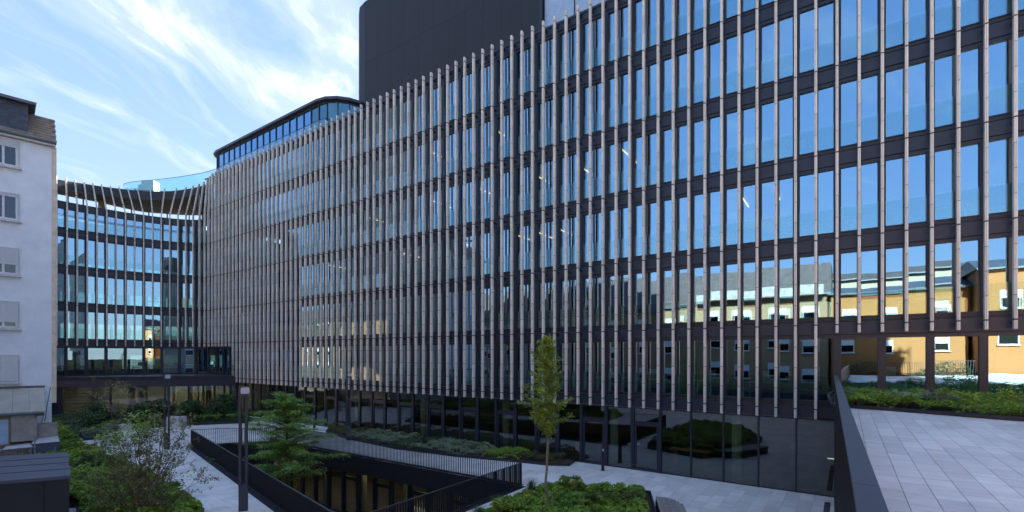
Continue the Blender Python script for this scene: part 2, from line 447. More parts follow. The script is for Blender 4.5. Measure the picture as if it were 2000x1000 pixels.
# upper terrace (right)
mb = MB()
tp = [R0-RD*8, R0+RD*22.9, Vector(W(-16, Q0+.3)), Vector(W(-16, -12))]
mb.prism([(p.x, p.y) for p in [tp[0]+RN*.12, tp[1]+RN*.12, tp[2], tp[3]]], -.05, 4.09)
terr = mb.build('terrace', 'black_metal', kind='structure')
cand = paved('terr', -15, .8, -6.6, 23.9, .3, 1.2, 4.15, 't', [(R0+RN*.13, R0+RN*.13+RD*22, False)], None, None, None)
lay(cand, 'terrace_slab', 4.15, .05, 'travertine_terrace', terr, 295)

# ------------------------------------------------------------------ vegetation helpers
def leaf_mesh(name, pts, size, mat, parent=None, up=.5, aspect=.55, jitter=.35, loc=None, dirs=None, **kw):
    pts = np.asarray(pts, float); n = len(pts)
    nr = RS.normal(size=(n, 3)); nr[:, 2] = np.abs(nr[:, 2])+up*2; nr /= np.linalg.norm(nr, axis=1)[:, None]
    a = RS.normal(size=(n, 3)) if dirs is None else dirs+RS.normal(size=(n, 3))*.25
    u = a-nr*(a*nr).sum(1)[:, None]; u /= np.linalg.norm(u, axis=1)[:, None]+1e-9
    v = np.cross(nr, u); sz = size*(1+jitter*RS.uniform(-1, 1, n))[:, None]
    fold = nr*sz*.12
    V = np.stack([pts-u*sz, pts+v*sz*aspect+fold, pts+u*sz, pts-v*sz*aspect+fold], 1).reshape(-1, 3)
    me = bpy.data.meshes.new(name); me.vertices.add(4*n); me.vertices.foreach_set('co', V.ravel())
    me.loops.add(4*n); me.loops.foreach_set('vertex_index', np.arange(4*n, dtype=np.int32))
    me.polygons.add(n); me.polygons.foreach_set('loop_start', np.arange(0, 4*n, 4, dtype=np.int32))
    me.polygons.foreach_set('loop_total', np.full(n, 4, dtype=np.int32)); me.update(calc_edges=True)
    me.materials.append(MAT[mat]); return prop(link(name, me, parent, loc), **kw)
def inside(poly, pts):
    x, y = pts[:, 0], pts[:, 1]; r = np.zeros(len(pts), bool); n = len(poly)
    for i in range(n):
        x0, y0 = poly[i]; x1, y1 = poly[(i+1)%n]
        c = ((y0 > y) != (y1 > y)) & (x < (x1-x0)*(y-y0)/((y1-y0) if y1 != y0 else 1e-9)+x0); r ^= c
    return r
def scatter(poly, n):
    P_ = np.array(poly); lo, hi = P_.min(0), P_.max(0); out = np.zeros((0, 2))
    while len(out) < n:
        p = RS.uniform(lo, hi, (n*2, 2)); out = np.vstack([out, p[inside(poly, p)]])
    return out[:n]
def mounds(xy, poly, k, r, h):
    c = scatter(poly, k); a = RS.uniform(.5, 1, k)*h; rr = r*RS.uniform(.6, 1.3, k); z = np.zeros(len(xy))
    for i in range(k):
        d2 = ((xy-c[i])**2).sum(1)/rr[i]**2; z = np.maximum(z, a[i]*np.clip(1-d2, 0, 1)**.5)
    return z
def ground_cover(name, poly, z0, n, mat, h=.3, k=60, r=.5, size=.05, label=None, cat=None, up=.5):
    xy = scatter(poly, n); m = mounds(xy, poly, k, r, h)
    z = z0+.03+m*RS.uniform(.55, 1.0, n)**.5+RS.uniform(-.03, .05, n)
    return leaf_mesh(name, np.column_stack([xy, z]), size, mat, up=up, label=label, cat=cat, kind='stuff')
def bed(name, poly, z, label, kerb=.06, kz=None, kmat='black_metal', z0=-.02):
    m = MB(); m.prism(poly, z0, z)
    o = m.build(name, 'soil', kind='structure')
    kb = MB(); n = len(poly)
    a = sum(poly[i][0]*poly[(i+1)%n][1]-poly[(i+1)%n][0]*poly[i][1] for i in range(n))
    for i in range(n):
        p, q = Vector(poly[i]), Vector(poly[(i+1)%n]); e = (q-p).normalized(); o_ = Vector((e.y, -e.x))*(1 if a > 0 else -1)*kerb
        ex = e*kerb*.5
        kb.hexa([(p.x-ex.x, p.y-ex.y, z0), ((p+o_-ex).x, (p+o_-ex).y, z0), ((q+o_+ex).x, (q+o_+ex).y, z0), (q.x+ex.x, q.y+ex.y, z0)]+
                [(p.x-ex.x, p.y-ex.y, kz or z+.04+.001*i), ((p+o_-ex).x, (p+o_-ex).y, kz or z+.04+.001*i), ((q+o_+ex).x, (q+o_+ex).y, kz or z+.04+.001*i), (q.x+ex.x, q.y+ex.y, kz or z+.04+.001*i)])
    kb.build('kerb', kmat, o)
    return o
def clump_pts(c, r, n, flat=1.0, shell=.5):
    v = RS.normal(size=(n, 3)); v /= np.linalg.norm(v, axis=1)[:, None]
    rad = (shell+(1-shell)*RS.uniform(0, 1, n)**.6)[:, None]
    p = v*rad*r; p[:, 2] *= flat; return p+np.array(c)

# ------------------------------------------------------------------ OFFICE BUILDING
bld = empty('office_building', 'dark curved office block behind rows of tall pale ceramic fins', 'building', (0, 0, 0))

# --- fins
def fin_profile(w=.051, D=.195):
    f = -.10
    return [(-w, f+D), (-w, f+.018), (-w+.012, f), (-.012, f-.004), (0, f+.022), (.012, f-.004), (w-.012, f), (w, f+.018), (w, f+D)]
PROF = fin_profile()
def tile_into(mb, z0, z1, off, prof=PROF):
    b = len(mb.v); n = len(prof); V = []
    for z in (z0, z1):
        ox, oy = off(z)
        V += [(x+ox, y+oy, z) for x, y in prof]
    F = [(i, i+1, n+i+1, n+i) for i in range(n-1)]+[(n-1, 0, n, 2*n-1), tuple(range(n-1, -1, -1)), tuple(range(n, 2*n))]
    mb.add(V, F)
def joints(zb, zt):
    J = [zb]; g = .875; k0 = base(0)+.35*H; z = k0-30*g
    i = -30
    while z < zt-.03:
        if z > zb+.06: J.append(z)
        z += g
    J.append(zt); return J
LEAN_X = [118, 137, 155, 173, 190, 207, 224, 240, 256, 273, 289, 304, 318, 333, 347, 360, 372, 384, 395, 408, 455]
LEAN_P = [-1, -3, -5, -7, -9, -10.5, -12, -13, -14, -14.5, -11, -.5, 9, 13.5, 16, 15, 13, 10, 7, 3, 0]
count_tiles = 0
straight_cache = {}
fin_objs = []
for j in range(J_R, J_L+1):
    s = fs(j); p = P(s); n = nrm(s); ang = math.atan2(n.y, n.x)-math.pi/2     # local +y = n ; local +x = to the right (towards -s)
    wing = s > 50.3
    zb = 6.8 if (s < .8 or wing) else 3.23
    zt = top_h(s)
    off = lambda z: (0, 0)
    kz = None
    if s > 54.5:
        kz = kink_z(s); xpix = 1000+944*p.x/p.y
        lp = float(np.interp(xpix, LEAN_X, LEAN_P)); dX = lp/944*p.y
        # displacement in world: dX sideways, some depth back into the building
        dv = Vector((dX, 0))+Vector((p.x, p.y)).normalized()*.35*min(1, abs(lp)/8)
        lx = Vector((math.cos(ang), math.sin(ang))); ly = n
        ox, oy = dv.dot(lx), dv.dot(ly)
        off = (lambda kz, zt, ox, oy: (lambda z: (ox*max(0, (z-kz)/(zt-kz)), oy*max(0, (z-kz)/(zt-kz)))))(kz, zt, ox, oy)
    J = joints(zb, zt)
    if kz: J = [z for z in J if abs(z-kz) > .25]+[kz]; J = sorted(set(J))
    jk = base(0)+.35*H
    own = s < 8.9 and s > -5.2 and j % 1 == 0
    single = []
    mb = MB()
    fin = None
    for a, b in zip(J, J[1:]):
        ga = .05 if abs(((a-jk)/H) % 1) < .01 or abs(((a-jk)/H) % 1) > .99 else .016
        gb = .004
        yz = 694-(a-EYE)/p.y*944
        if own and count_tiles < 296 and yz > 0 and 0 < 1000+944*p.x/p.y < 2010:
            single.append((a+ga, b-gb)); count_tiles += 1
        else: tile_into(mb, a+ga, b-gb, off)
    # dark core rail and the brackets back to the wall
    mb.mi = 1
    zz = [zb+.02]+([kz] if kz else [])+[zt-.02]
    for a, b in zip(zz, zz[1:]):
        oa, ob = off(a), off(b)
        mb.hexa([(-.04+oa[0], -.07+oa[1], a), (.04+oa[0], -.07+oa[1], a), (.04+oa[0], .13+oa[1], a), (-.04+oa[0], .13+oa[1], a),
                 (-.04+ob[0], -.07+ob[1], b), (.04+ob[0], -.07+ob[1], b), (.04+ob[0], .13+ob[1], b), (-.04+ob[0], .13+ob[1], b)])
    for k in range(-1, 6):
        zc_ = base(k)+H*.33
        if zb < zc_ < zt-.3:
            o1 = off(zc_); mb.box(-.035+o1[0], .035+o1[0], .10+o1[1], .36, zc_-.06, zc_+.06)
    if zt > 23 and s < 55: mb.box(-.035, .035, .10, .36, zt-.5, zt-.4)
    fin = mb.build('facade_fin', ['ceramic', 'frame_metal'], bld, (p.x, p.y, 0)); fin.rotation_euler = (0, 0, ang)
    for a, b in single:
        key = (round(b-a, 3))
        if key not in straight_cache:
            t_ = MB(); tile_into(t_, 0, b-a, lambda z: (0, 0)); straight_cache[key] = t_.mesh('ceramic_tile', 'ceramic')
        link('ceramic_tile', straight_cache[key], fin, (0, 0, a))

# --- windows, spandrels
def frame_mesh(Wd, zb, zt, jamb=.105, door=False, vent=True, thin=False, mat='frame_metal'):
    m = MB(); sill = .14 if not door else .05; head = .14 if not door else .08
    m.box(0, jamb, -.10, .09, zb, zt); m.box(Wd-jamb, Wd, -.10, .09, zb, zt)
    m.box(jamb, Wd-jamb, -.085, .08, zb, zb+sill); m.box(jamb, Wd-jamb, -.085, .08, zt-head, zt)
    # slim pressure profile standing proud of the pane edge
    return m
class Shared: pass
WIN = {}
def window_meshes(kind):
    if kind in WIN: return WIN[kind]
    Wd = 2*FS; S = Shared()
    if kind == 'std': zb, zt = 1.44, 4.34; pb, pt = 1.6, 4.2
    elif kind == 'short': zb, zt = 1.44, 3.42; pb, pt = 1.6, 3.32
    elif kind == 'terr': zb, zt = 4.15-base(-1)+.02, 4.34; pb, pt = zb+.1, 4.2
    elif kind == 'terrw': zb, zt = 3.92-base(-1), 4.34; pb, pt = zb+.12, 4.2
    m = MB(); jb = .115
    m.box(0, jb, -.10, .09, zb, zt); m.box(Wd-jb, Wd, -.10, .09, zb, zt)
    m.box(jb, Wd-jb, -.09, .08, zb, pb); m.box(jb, Wd-jb, -.09, .08, pt, zt)
    m.box(jb, Wd-jb, -.13, -.09, pb-.05, pb-.02)
    m.box(jb, jb+.02, -.045, .03, pb, pt); m.box(Wd-jb-.02, Wd-jb, -.045, .03, pb, pt)
    if kind in ('std', 'short'):
        c = Wd/2; vw = .075
        S.vent = MB(); S.vent.box(c-vw, c+vw, -.02, .06, pb, pt)
        for z in np.arange(pb+.5, pt, .55): S.vent.box(c-vw-.004, c+vw+.004, -.03, -.02, z, z+.015)
        S.vent = S.vent.mesh('vent_panel', 'vent_metal')
        spans = [(jb, c-vw), (c+vw, Wd-jb)]
        g = MB(); g.box(jb+.003, Wd-jb-.003, -.112, -.100, pb+.0, min(pb+1.0, pt-.3)); S.guard = g.mesh('glass_guard', 'guard_glass')
    else:
        S.vent = None; S.guard = None
        spans = [(jb, Wd-jb)]
    S.frame = m.mesh('window', 'frame_metal')
    S.panes = []; S.spans = spans; S.pz = (pb, pt)
    for a, b in spans:
        cx = (a+b)/2; g = MB(); g.box(a-cx-.01, b-cx+.01, -.012, .012, -(pt-pb)/2-.01, (pt-pb)/2+.01); S.panes.append((cx, (pb+pt)/2, g.mesh('pane', 'window_glass')))
    S.W = Wd; WIN[kind] = S; return S
pane_rest = MB(); n_panes = 0
cands = []
M_R, M_L = -7, int((S_END-.4-S0)/(2*FS))
for m_ in range(M_R, M_L):
    s0, s1 = fs(2*m_), fs(2*m_+2)
    for k in range(-1, 5):
        sc_ = (s0+s1)/2
        if k == -1: kind = 'terr' if s1 < .6 else ('std' if s1 < 50.6 else 'terrw')
        elif k == 3 and sc_ > 56.5: kind = 'short'
        elif k == 4 and sc_ > 56.5: continue
        else: kind = 'std'
        cands.append((s0, s1, k, kind))
def win_rank(c):
    s0, s1, k, kind = c; p = P((s0+s1)/2, .45); y = 694-(base(k)+2.8-EYE)/p.y*944; x = 1000+944*p.x/p.y
    vis = -30 < x < 2030 and y > -60
    return (0 if vis else 1, p.length)
cands.sort(key=win_rank)
guard_rest = MB(); vent_rest = MB()
for i, (s0, s1, k, kind) in enumerate(cands):
    S = window_meshes(kind); a = P(s1, .45); b = P(s0, .45)      # local +x runs from the left end (bigger s) to the right
    ang = math.atan2(b.y-a.y, b.x-a.x); L = (b-a).length; scx = L/S.W
    if L < .3: continue
    o = link('window', S.frame, bld, (a.x, a.y, base(k))); o.rotation_euler = (0, 0, ang); o.scale = (scx, 1, 1)
    rank = win_rank(c := (s0, s1, k, kind))
    if rank[0] == 1 : 
        for (cx, cz, me) in S.panes:
            ca, sa = math.cos(ang), math.sin(ang)
            x0, x1 = (cx-.3)*scx, (cx+.3)*scx
        # panes of unseen windows: joined
        for (u0, u1) in S.spans:
            q0_ = a+Vector((ca*u0*scx, sa*u0*scx, 0)); q1_ = a+Vector((ca*u1*scx, sa*u1*scx, 0))
            pane_rest.bar(q0_+Vector((0, 0, base(k)+sum(S.pz)/2)), q1_+Vector((0, 0, base(k)+sum(S.pz)/2)), .024, S.pz[1]-S.pz[0])
        continue
    for (cx, cz, me) in S.panes:
        if n_panes < 298:
            q = link('pane', me, o, (cx, 0, cz)); q.rotation_euler = (random.gauss(0, .0035), 0, random.gauss(0, .0035)); n_panes += 1
        else:
            ca, sa = math.cos(ang), math.sin(ang); hw = (S.spans[0][1]-S.spans[0][0])/2
            q0_ = a+Vector((ca*(cx-hw)*scx, sa*(cx-hw)*scx, base(k)+cz)); q1_ = a+Vector((ca*(cx+hw)*scx, sa*(cx+hw)*scx, base(k)+cz))
            pane_rest.bar(q0_, q1_, .024, S.pz[1]-S.pz[0])
    if S.vent: link('vent_panel', S.vent, o)
    if S.guard: link('glass_guard', S.guard, o)
pane_rest.build('pane_field', 'window_glass', bld, kind='stuff')
# spandrel panels (one per bay and floor), each with a thin flashing
SPM = {}
for s0, s1, k in [(fs(2*m_), fs(2*m_+2), k) for m_ in range(M_R, M_L) for k in range(-1, 6)]:
    sc_ = (s0+s1)/2
    if k == -1 and (sc_ < .6 or sc_ > 50.5): continue
    if k == 5 and sc_ > 56.5: continue
    if k == 4 and sc_ > 56.5: lo, hi = -.10, .54
    elif k == 5: lo, hi = .86, 1.30
    else: lo, hi = .86, 1.44
    p = P(sc_, .4); y = 694-(base(k)+.9-EYE)/p.y*944
    if y < -60 : continue
    key = (lo, hi)
    if key not in SPM:
        m = MB(); m.box(.003, 2*FS-.003, -.10, .06, lo+.01, hi-.06); m.box(.003, 2*FS-.003, -.135, .06, hi-.05, hi-.02); m.box(.003, 2*FS-.003, -.085, .05, lo, lo+.01)
        SPM[key] = m.mesh('spandrel_panel', 'spandrel_metal')
    a = P(s1, .43); b = P(s0, .43); ang = math.atan2(b.y-a.y, b.x-a.x)
    o = link('spandrel_panel', SPM[key], bld, (a.x, a.y, base(k))); o.rotation_euler = (0, 0, ang); o.scale = ((b-a).length/(2*FS), 1, 1)
# roof edge
mb = MB(); ribbon(mb, -10.6, 56.4, .34, .70, base(5)+1.31, base(5)+1.42); mb.build('roof_edge', 'spandrel_metal', bld)
# floor slabs, roof, back wall
SR = fs(2*M_R)
for k in range(0, 6):
    mb = MB(); e = S_END-.4 if k < 4 else 56.4
    ribbon(mb, SR, e, .56, 9.5, base(k)+.80, base(k)+1.52 if k < 5 else base(k)+1.28, 1.2); mb.build('floor_slab', 'ceiling_white', bld)
mb = MB(); ribbon(mb, .9, 52.2, .40, 9.5, base(-1)+.80, base(-1)+1.50, 1.2); mb.build('floor_slab', 'ceiling_white', bld)
mb = MB(); ribbon(mb, SR, .85, .56, 9.5, 3.2, 4.16, 1.2); mb.build('floor_slab', 'interior_floor', bld)
mb = MB(); ribbon(mb, .9, 52.2, .58, 9.5, -.06, .0, 1.2); mb.build('floor_slab', 'interior_floor', bld)
mb = MB(); ribbon(mb, SR-.2, 57.5, 9.5, 9.8, 0, base(5)+1.3, 1.2); mb.build('back_wall', 'interior_wall', bld)
mb = MB(); mb.hexa([P(SR-.25, .3, 0), P(SR-.05, .3, 0), P(SR-.05, 9.8, 0), P(SR-.25, 9.8, 0), P(SR-.25, .3, 25), P(SR-.05, .3, 25), P(SR-.05, 9.8, 25), P(SR-.25, 9.8, 25)])
mb.build('end_wall', 'spandrel_metal', bld)
# partitions
for s, a, b in [(3.5, 3.5, 9.4), (12.3, 2.6, 9.4), (20.5, 1.2, 9.4), (29, 2.5, 9.4), (38, .8, 9.4), (47, 2, 9.4), (-6, 3, 9.4), (57.3, .8, 9.4)]:
    mb = MB()
    for k in range(-1, 5):
        mb.hexa([P(s-.1, a, base(k)+1.53), P(s+.1, a, base(k)+1.53), P(s+.1, b, base(k)+1.53), P(s-.1, b, base(k)+1.53), P(s-.1, a, base(k)+4.28), P(s+.1, a, base(k)+4.28), P(s+.1, b, base(k)+4.28), P(s-.1, b, base(k)+4.28)])
    mb.build('partition', 'interior_wall', bld)
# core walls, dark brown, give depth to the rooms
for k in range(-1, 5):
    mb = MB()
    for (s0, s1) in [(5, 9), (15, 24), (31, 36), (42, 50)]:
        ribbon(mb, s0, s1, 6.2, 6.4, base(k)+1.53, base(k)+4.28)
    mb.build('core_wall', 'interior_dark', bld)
# interior round columns near the glass
for i, s in enumerate([4.3, 10.5, 17.8, 25.1, 32.5, 40, 47.4, -4.4]):
    for k in range(-1, 5):
        p = P(s, 1.6); mb = MB(); mb.cyl(0, 0, base(k)+1.5, base(k)+4.3, .2, 14); mb.build('column', 'interior_wall', bld, (p.x, p.y, 0), smooth=True)
    if s > 0:
        p = P(s, 1.35); mb = MB(); mb.cyl(0, 0, .0, 3.2, .22, 16); mb.build('column', 'column_cream', bld, (p.x, p.y, 0), smooth=True)
# ceiling lights: long thin fittings running into the rooms
for k, L in ((1, [1, 2, 9, 10, 11, 14, 18, 24]), (2, [6, 8, 10, 13, 16, 21]), (3, [12, 16])):
    for mm in L:
        s = fs(2*mm+1)+.2; d0 = random.choice([1.4, 1.8]); mb = MB()
        mb.bar(P(s, d0, base(k)+4.2), P(s, d0+2.1, base(k)+4.2), .05, .05); mb.build('ceiling_light', 'lamp_warm', bld)
for mm in [-2, 0, 3]:
    s = fs(2*mm+1)+.3; mb = MB(); mb.bar(P(s, 1.6, base(2)+4.2), P(s, 3.1, base(2)+4.2), .09, .05); mb.build('ceiling_light', 'frosted', bld)
for i in range(13):
    s = 4+i*3.6; mb = MB(); p = P(s, 3.2, 3.12); mb.bar(P(s-.6, 3.2, 3.1), P(s+.6, 3.2, 3.1), .12, .05); mb.build('ceiling_light', 'lamp_soft', bld)

# --- ground storey glazing s .9 .. 50.4
GM = {}
def shop(kind):
    if kind in GM: return GM[kind]
    Wd = 2*FS; jb = {'thin': .035, 'plain': .085, 'door': .085}[kind]; Ht = 3.22; m = MB()
    m.box(0, jb, -.10, .10, 0, Ht); m.box(Wd-jb, Wd, -.10, .10, 0, Ht); m.box(jb, Wd-jb, -.06, .08, .0, .05); m.box(jb, Wd-jb, -.06, .08, Ht-.06, Ht)
    S = Shared(); S.parts = []
    if kind == 'door':
        m.box(jb, Wd-jb, -.07, .08, 2.42, 2.52)
        d = MB(); j2 = jb+.02
        d.box(j2, j2+.1, -.055, .05, .06, 2.40); d.box(Wd-j2-.1, Wd-j2, -.055, .05, .06, 2.40); d.box(j2+.1, Wd-j2-.1, -.055, .05, .06, .17); d.box(j2+.1, Wd-j2-.1, -.055, .05, 2.29, 2.40)
        S.parts.append(('door', d.mesh('door', 'frame_metal')))
        g = MB(); g.box(j2+.09, Wd-j2-.09, -.012, .012, .16, 2.30); S.parts.append(('pane', g.mesh('pane', 'shop_glass')))
        g = MB(); g.box(jb-.01, Wd-jb+.01, -.012, .012, 2.51, Ht-.05); S.parts.append(('pane', g.mesh('pane', 'shop_glass')))
    else:
        g = MB(); g.box(jb-.01, Wd-jb+.01, -.012, .012, .04, Ht-.05); S.parts.append(('pane', g.mesh('pane', 'shop_glass')))
    S.frame = m.mesh('shopfront_bay', 'frame_metal'); GM[kind] = S; return S
for m_ in range(0, 35):
    s0, s1 = fs(2*m_), fs(2*m_+2)
    if s1 > 52.4: break
    kind = 'thin' if m_ < 5 else ('door' if m_ % 2 == 1 else 'plain')
    S = shop(kind); a = P(s1, .45); b = P(s0, .45); ang = math.atan2(b.y-a.y, b.x-a.x)
    o = link('shopfront_bay', S.frame, bld, (a.x, a.y, 0)); o.rotation_euler = (0, 0, ang); o.scale = ((b-a).length/(2*FS), 1, 1)
    for nm, me in S.parts:
        q = link(nm, me, o); 
        if nm == 'pane': q.rotation_euler = (0, 0, random.gauss(0, .001))

# --- left wing extras: canopy roof over the open top storey
def can_top(s): return top_h(s)-.16
def can_bot(s): return top_h(s)-1.0
def can_d(s): return float(np.interp(S_END-s, [0, 4.9, 7.8, 11], [2.5, 4.2, 6.6, 7.8]))
mb = MB(); ribbon(mb, 56.2, S_END-.2, .75, 1.25, can_bot, can_top, .5); mb.build('canopy_fascia', 'frame_metal', bld)
mb = MB(); ribbon(mb, 56.2, S_END-.2, 1.25, can_d, lambda s: can_bot(s)+.01, lambda s: can_bot(s)+.35, .5); mb.build('canopy_soffit', 'soffit', bld)
mb = MB(); ribbon(mb, 56.4, S_END-.3, .45, .5, lambda s: base(4)+.525, lambda s: base(4)+.58, .5)
mb.build('parapet_cap', 'cap_metal', bld)
mb = MB(); ribbon(mb, 57.4, S_END-.3, .5, can_d, base(4)-.12, base(4)-.02, 1); mb.build('roof_terrace_floor', 'interior_dark', bld)
# rear glazing frame of the open storey
for s in np.arange(58.2, S_END-.3, 1.1):
    mb = MB(); mb.bar(P(s, can_d(s)-.2, base(4)-.1), P(s, can_d(s)-.2, can_bot(s)), .09, .09); mb.build('rear_post', 'frame_metal', bld)
mb = MB(); ribbon(mb, 57.4, S_END-.3, lambda s: can_d(s)-.24, lambda s: can_d(s)-.16, base(4)+.92, base(4)+1.0, .6); mb.build('rear_rail', 'frame_metal', bld)
mb = MB(); ribbon(mb, 56.4, 57.4, 1.4, 7.6, base(3)+.9, lambda s: can_bot(s), .5); mb.build('terrace_end_wall', 'soffit', bld)
p = P(64.6, 3.4); mb = MB(); mb.cyl(0, 0, base(4)-.1, can_bot(64.6)+.05, .28, 16); mb.build('column', 'wood', bld, (p.x, p.y, 0), smooth=True)
# thin bar along the short windows (guard rail in front of them)
for zz in (2.62, 2.75):
    mb = MB(); ribbon(mb, 57, S_END-.4, .22, .25, base(3)+zz, base(3)+zz+.03, .5); mb.build('guard_bar', 'frame_metal', bld)
# rear wall of the wing, with tall glazed openings that show daylight
for k in range(-1, 4):
    mb = MB(); ribbon(mb, 57.5, S_END-.2, 9.5, 9.7, base(k)+.8, base(k)+(2.3 if k > 0 else 1.9), .8); ribbon(mb, 57.5, S_END-.2, 9.5, 9.7, base(k)+(3.5 if k < 2 else 3.2), base(k)+4.3, .8)
    for s in np.arange(57.6, S_END-.5, 1.0):
        if k >= 1 and int(s*7) % 3 == 0: ribbon(mb, s, s+.9, 9.48, 9.72, base(k)+1.9, base(k)+3.6, .9)
        else: ribbon(mb, s, s+.16, 9.48, 9.72, base(k)+1.5, base(k)+3.6, .9)
    mb.build('rear_wall', 'interior_dark', bld)
    mb = MB(); ribbon(mb, 57.6, S_END-.4, 9.58, 9.60, base(k)+1.6, base(k)+3.7, .8); mb.build('rear_glazing', 'roof_guard_glass', bld)
# end of the wing
e0 = P(S_END-.35, .3); e1 = P(S_END-.35, 9.8); u = nrm(S_END-.35); tdir = Vector((-u.y, u.x)); 
def ewall(d0, d1, z0, z1, mat, name, t=.3):
    a = P(S_END-.35, d0, 0); b = P(S_END-.35, d1, 0); tv = (P(S_END, 0, 0)-P(S_END-.6, 0, 0)).normalized()*t; mb = MB()
    mb.hexa([Vector((a.x, a.y, z0)), Vector((a.x, a.y, z0))+tv, Vector((b.x, b.y, z0))+tv, Vector((b.x, b.y, z0)), Vector((a.x, a.y, z1)), Vector((a.x, a.y, z1))+tv, Vector((b.x, b.y, z1))+tv, Vector((b.x, b.y, z1))])
    return mb.build(name, mat, bld)
ewall(.25, 9.8, 0, base(4)-.3, 'spandrel_metal', 'end_wall', .9)
ew = ewall(.32, 9.8, base(4)-.28, top_h(S_END)-.1, 'siding', 'end_cladding', .8)
for i in range(14):
    z = base(4)-.2+i*.17
    if z < top_h(S_END)-.15: ewall(.30, .315, z, z+.012, 'dark_metal', 'siding_joint', .8).parent = ew

# --- balcony across the inner corner
BA = Vector((-42.9, 45.0)); BB = Vector((-27.4, 47.75))
bpoly = [BA, BB]+[Vector((P(s, .5).x, P(s, .5).y)) for s in np.arange(51.0, S_END-.3, 1.0)]
mb = MB(); mb.prism([(p.x, p.y) for p in bpoly], 3.42, 3.88); mb.build('balcony_slab', 'cap_metal', bld)
mb = MB(); bd = (BB-BA).normalized(); bn = Vector((bd.y, -bd.x))
mb.bar((*(BA-bd*.1+bn*.03), 3.22), (*(BB+bn*.03), 3.22), .12, .62); mb.build('balcony_fascia', 'dark_metal', bld)
mb = MB()
Lb = (BB-BA).length
for i in range(int(Lb/.16)):
    q = BA+bd*(i*.16+.05)+bn*.04; mb.bar((q.x, q.y, 3.53), (q.x, q.y, 3.86), .05, .05)
mb.build('fascia_ribs', 'frame_metal', bld, kind='stuff')
br = empty('balcony_railing', 'thin dark railing along the long balcony of the left wing', 'railing', (BA.x, BA.y, 3.88))
mb = MB(); 
for i in range(int(Lb/.12)):
    q = bd*(i*.12+.05)+bn*(-.03); mb.bar((q.x, q.y, 0), (q.x, q.y, 1.0), .012, .03)
mb.build('balusters', 'frame_metal', br, kind='stuff')
mb = MB(); mb.bar((*(bn*-.03), 1.02), (*(bd*Lb+bn*-.03), 1.02), .05, .03); mb.build('handrail', 'frame_metal', br)
# glazing under the balcony
GA = BA+Vector((.55, .55)); GB = BB+Vector((-.25, .75)); gd = (GB-GA).normalized(); gL = (GB-GA).length; gang = math.atan2(gd.y, gd.x)
cuts = [0, 3.95, 7.0, 8.9, 10.7, 12.0, 13.0, 13.9, gL]
for i, (a, b) in enumerate(zip(cuts, cuts[1:])):
    q = GA+gd*a; m = MB(); w_ = b-a
    m.box(0, .07, -.08, .08, 0, 3.0); m.box(w_-.07, w_, -.08, .08, 0, 3.0); m.box(.07, w_-.07, -.06, .06, 0, .06); m.box(.07, w_-.07, -.06, .06, 2.94, 3.0)
    o = m.build('lobby_window', 'frame_metal', bld, (q.x, q.y, 0)); o.rotation_euler = (0, 0, gang)
    g = MB(); g.box(.065, w_-.065, -.012, .012, .05, 2.95); pn = g.build('pane', 'shop_glass', o)
    if i == 0:
        for z in np.arange(.35, 2.9, .32):
            l_ = MB(); l_.box(.07, w_-.07, -.075, -.03, z, z+.045); l_.build('louvre', 'frame_metal', o)
m = MB(); q = GA-gd*1.2; m.box(0, 1.15, -.1, .1, 0, 3.2); o = m.build('dark_pier', 'frame_metal', bld, (q.x, q.y, 0)); o.rotation_euler = (0, 0, gang)
m = MB(); m.box(-1.5, -1.3, .12, 5.45, 0, 3.04); o = m.build('lobby_side_wall', 'interior_dark', bld, (GA.x, GA.y, 0)); o.rotation_euler = (0, 0, gang)
m = MB(); m.box(-.35, -.1, .1, 5.4, .04, 3.04); o = m.build('lobby_side_wall', 'interior_dark', bld, (GA.x, GA.y, 0)); o.rotation_euler = (0, 0, gang)
# lobby interior
m = MB(); q = GA; m.box(-1.5, gL+1.5, 5.5, 5.7, 0, 3.2); o = m.build('lobby_back_wall', 'interior_wall', bld, (q.x, q.y, 0)); o.rotation_euler = (0, 0, gang)
m = MB(); m.box(-1.5, gL+1.5, .1, 5.7, -.02, .03); o = m.build('lobby_floor', 'interior_floor', bld, (q.x, q.y, 0)); o.rotation_euler = (0, 0, gang)
m = MB(); m.box(-1.5, gL+1.5, .1, 5.7, 3.05, 3.2); o = m.build('lobby_ceiling', 'ceiling_white', bld, (q.x, q.y, 0)); o.rotation_euler = (0, 0, gang)
for t_, r_ in [(5.0, .32), (5.9, .3), (8.7, .16), (10.2, .24), (10.9, .1), (11.9, .3)]:
    q = GA+gd*t_+Vector((-gd.y, gd.x))*1.6; m = MB(); m.cyl(0, 0, 0, 3.06, r_, 16); m.build('column', 'wood', bld, (q.x, q.y, 0), smooth=True)
for t_ in (2.0, 6.8, 9.8, 12.6):
    q = GA+gd*t_+Vector((-gd.y, gd.x))*3.2; m = MB(); m.bar((q.x-.9, q.y-.1, 2.98), (q.x+.9, q.y+.1, 2.98), .5, .04); m.build('ceiling_light', 'lobby_lamp', bld)

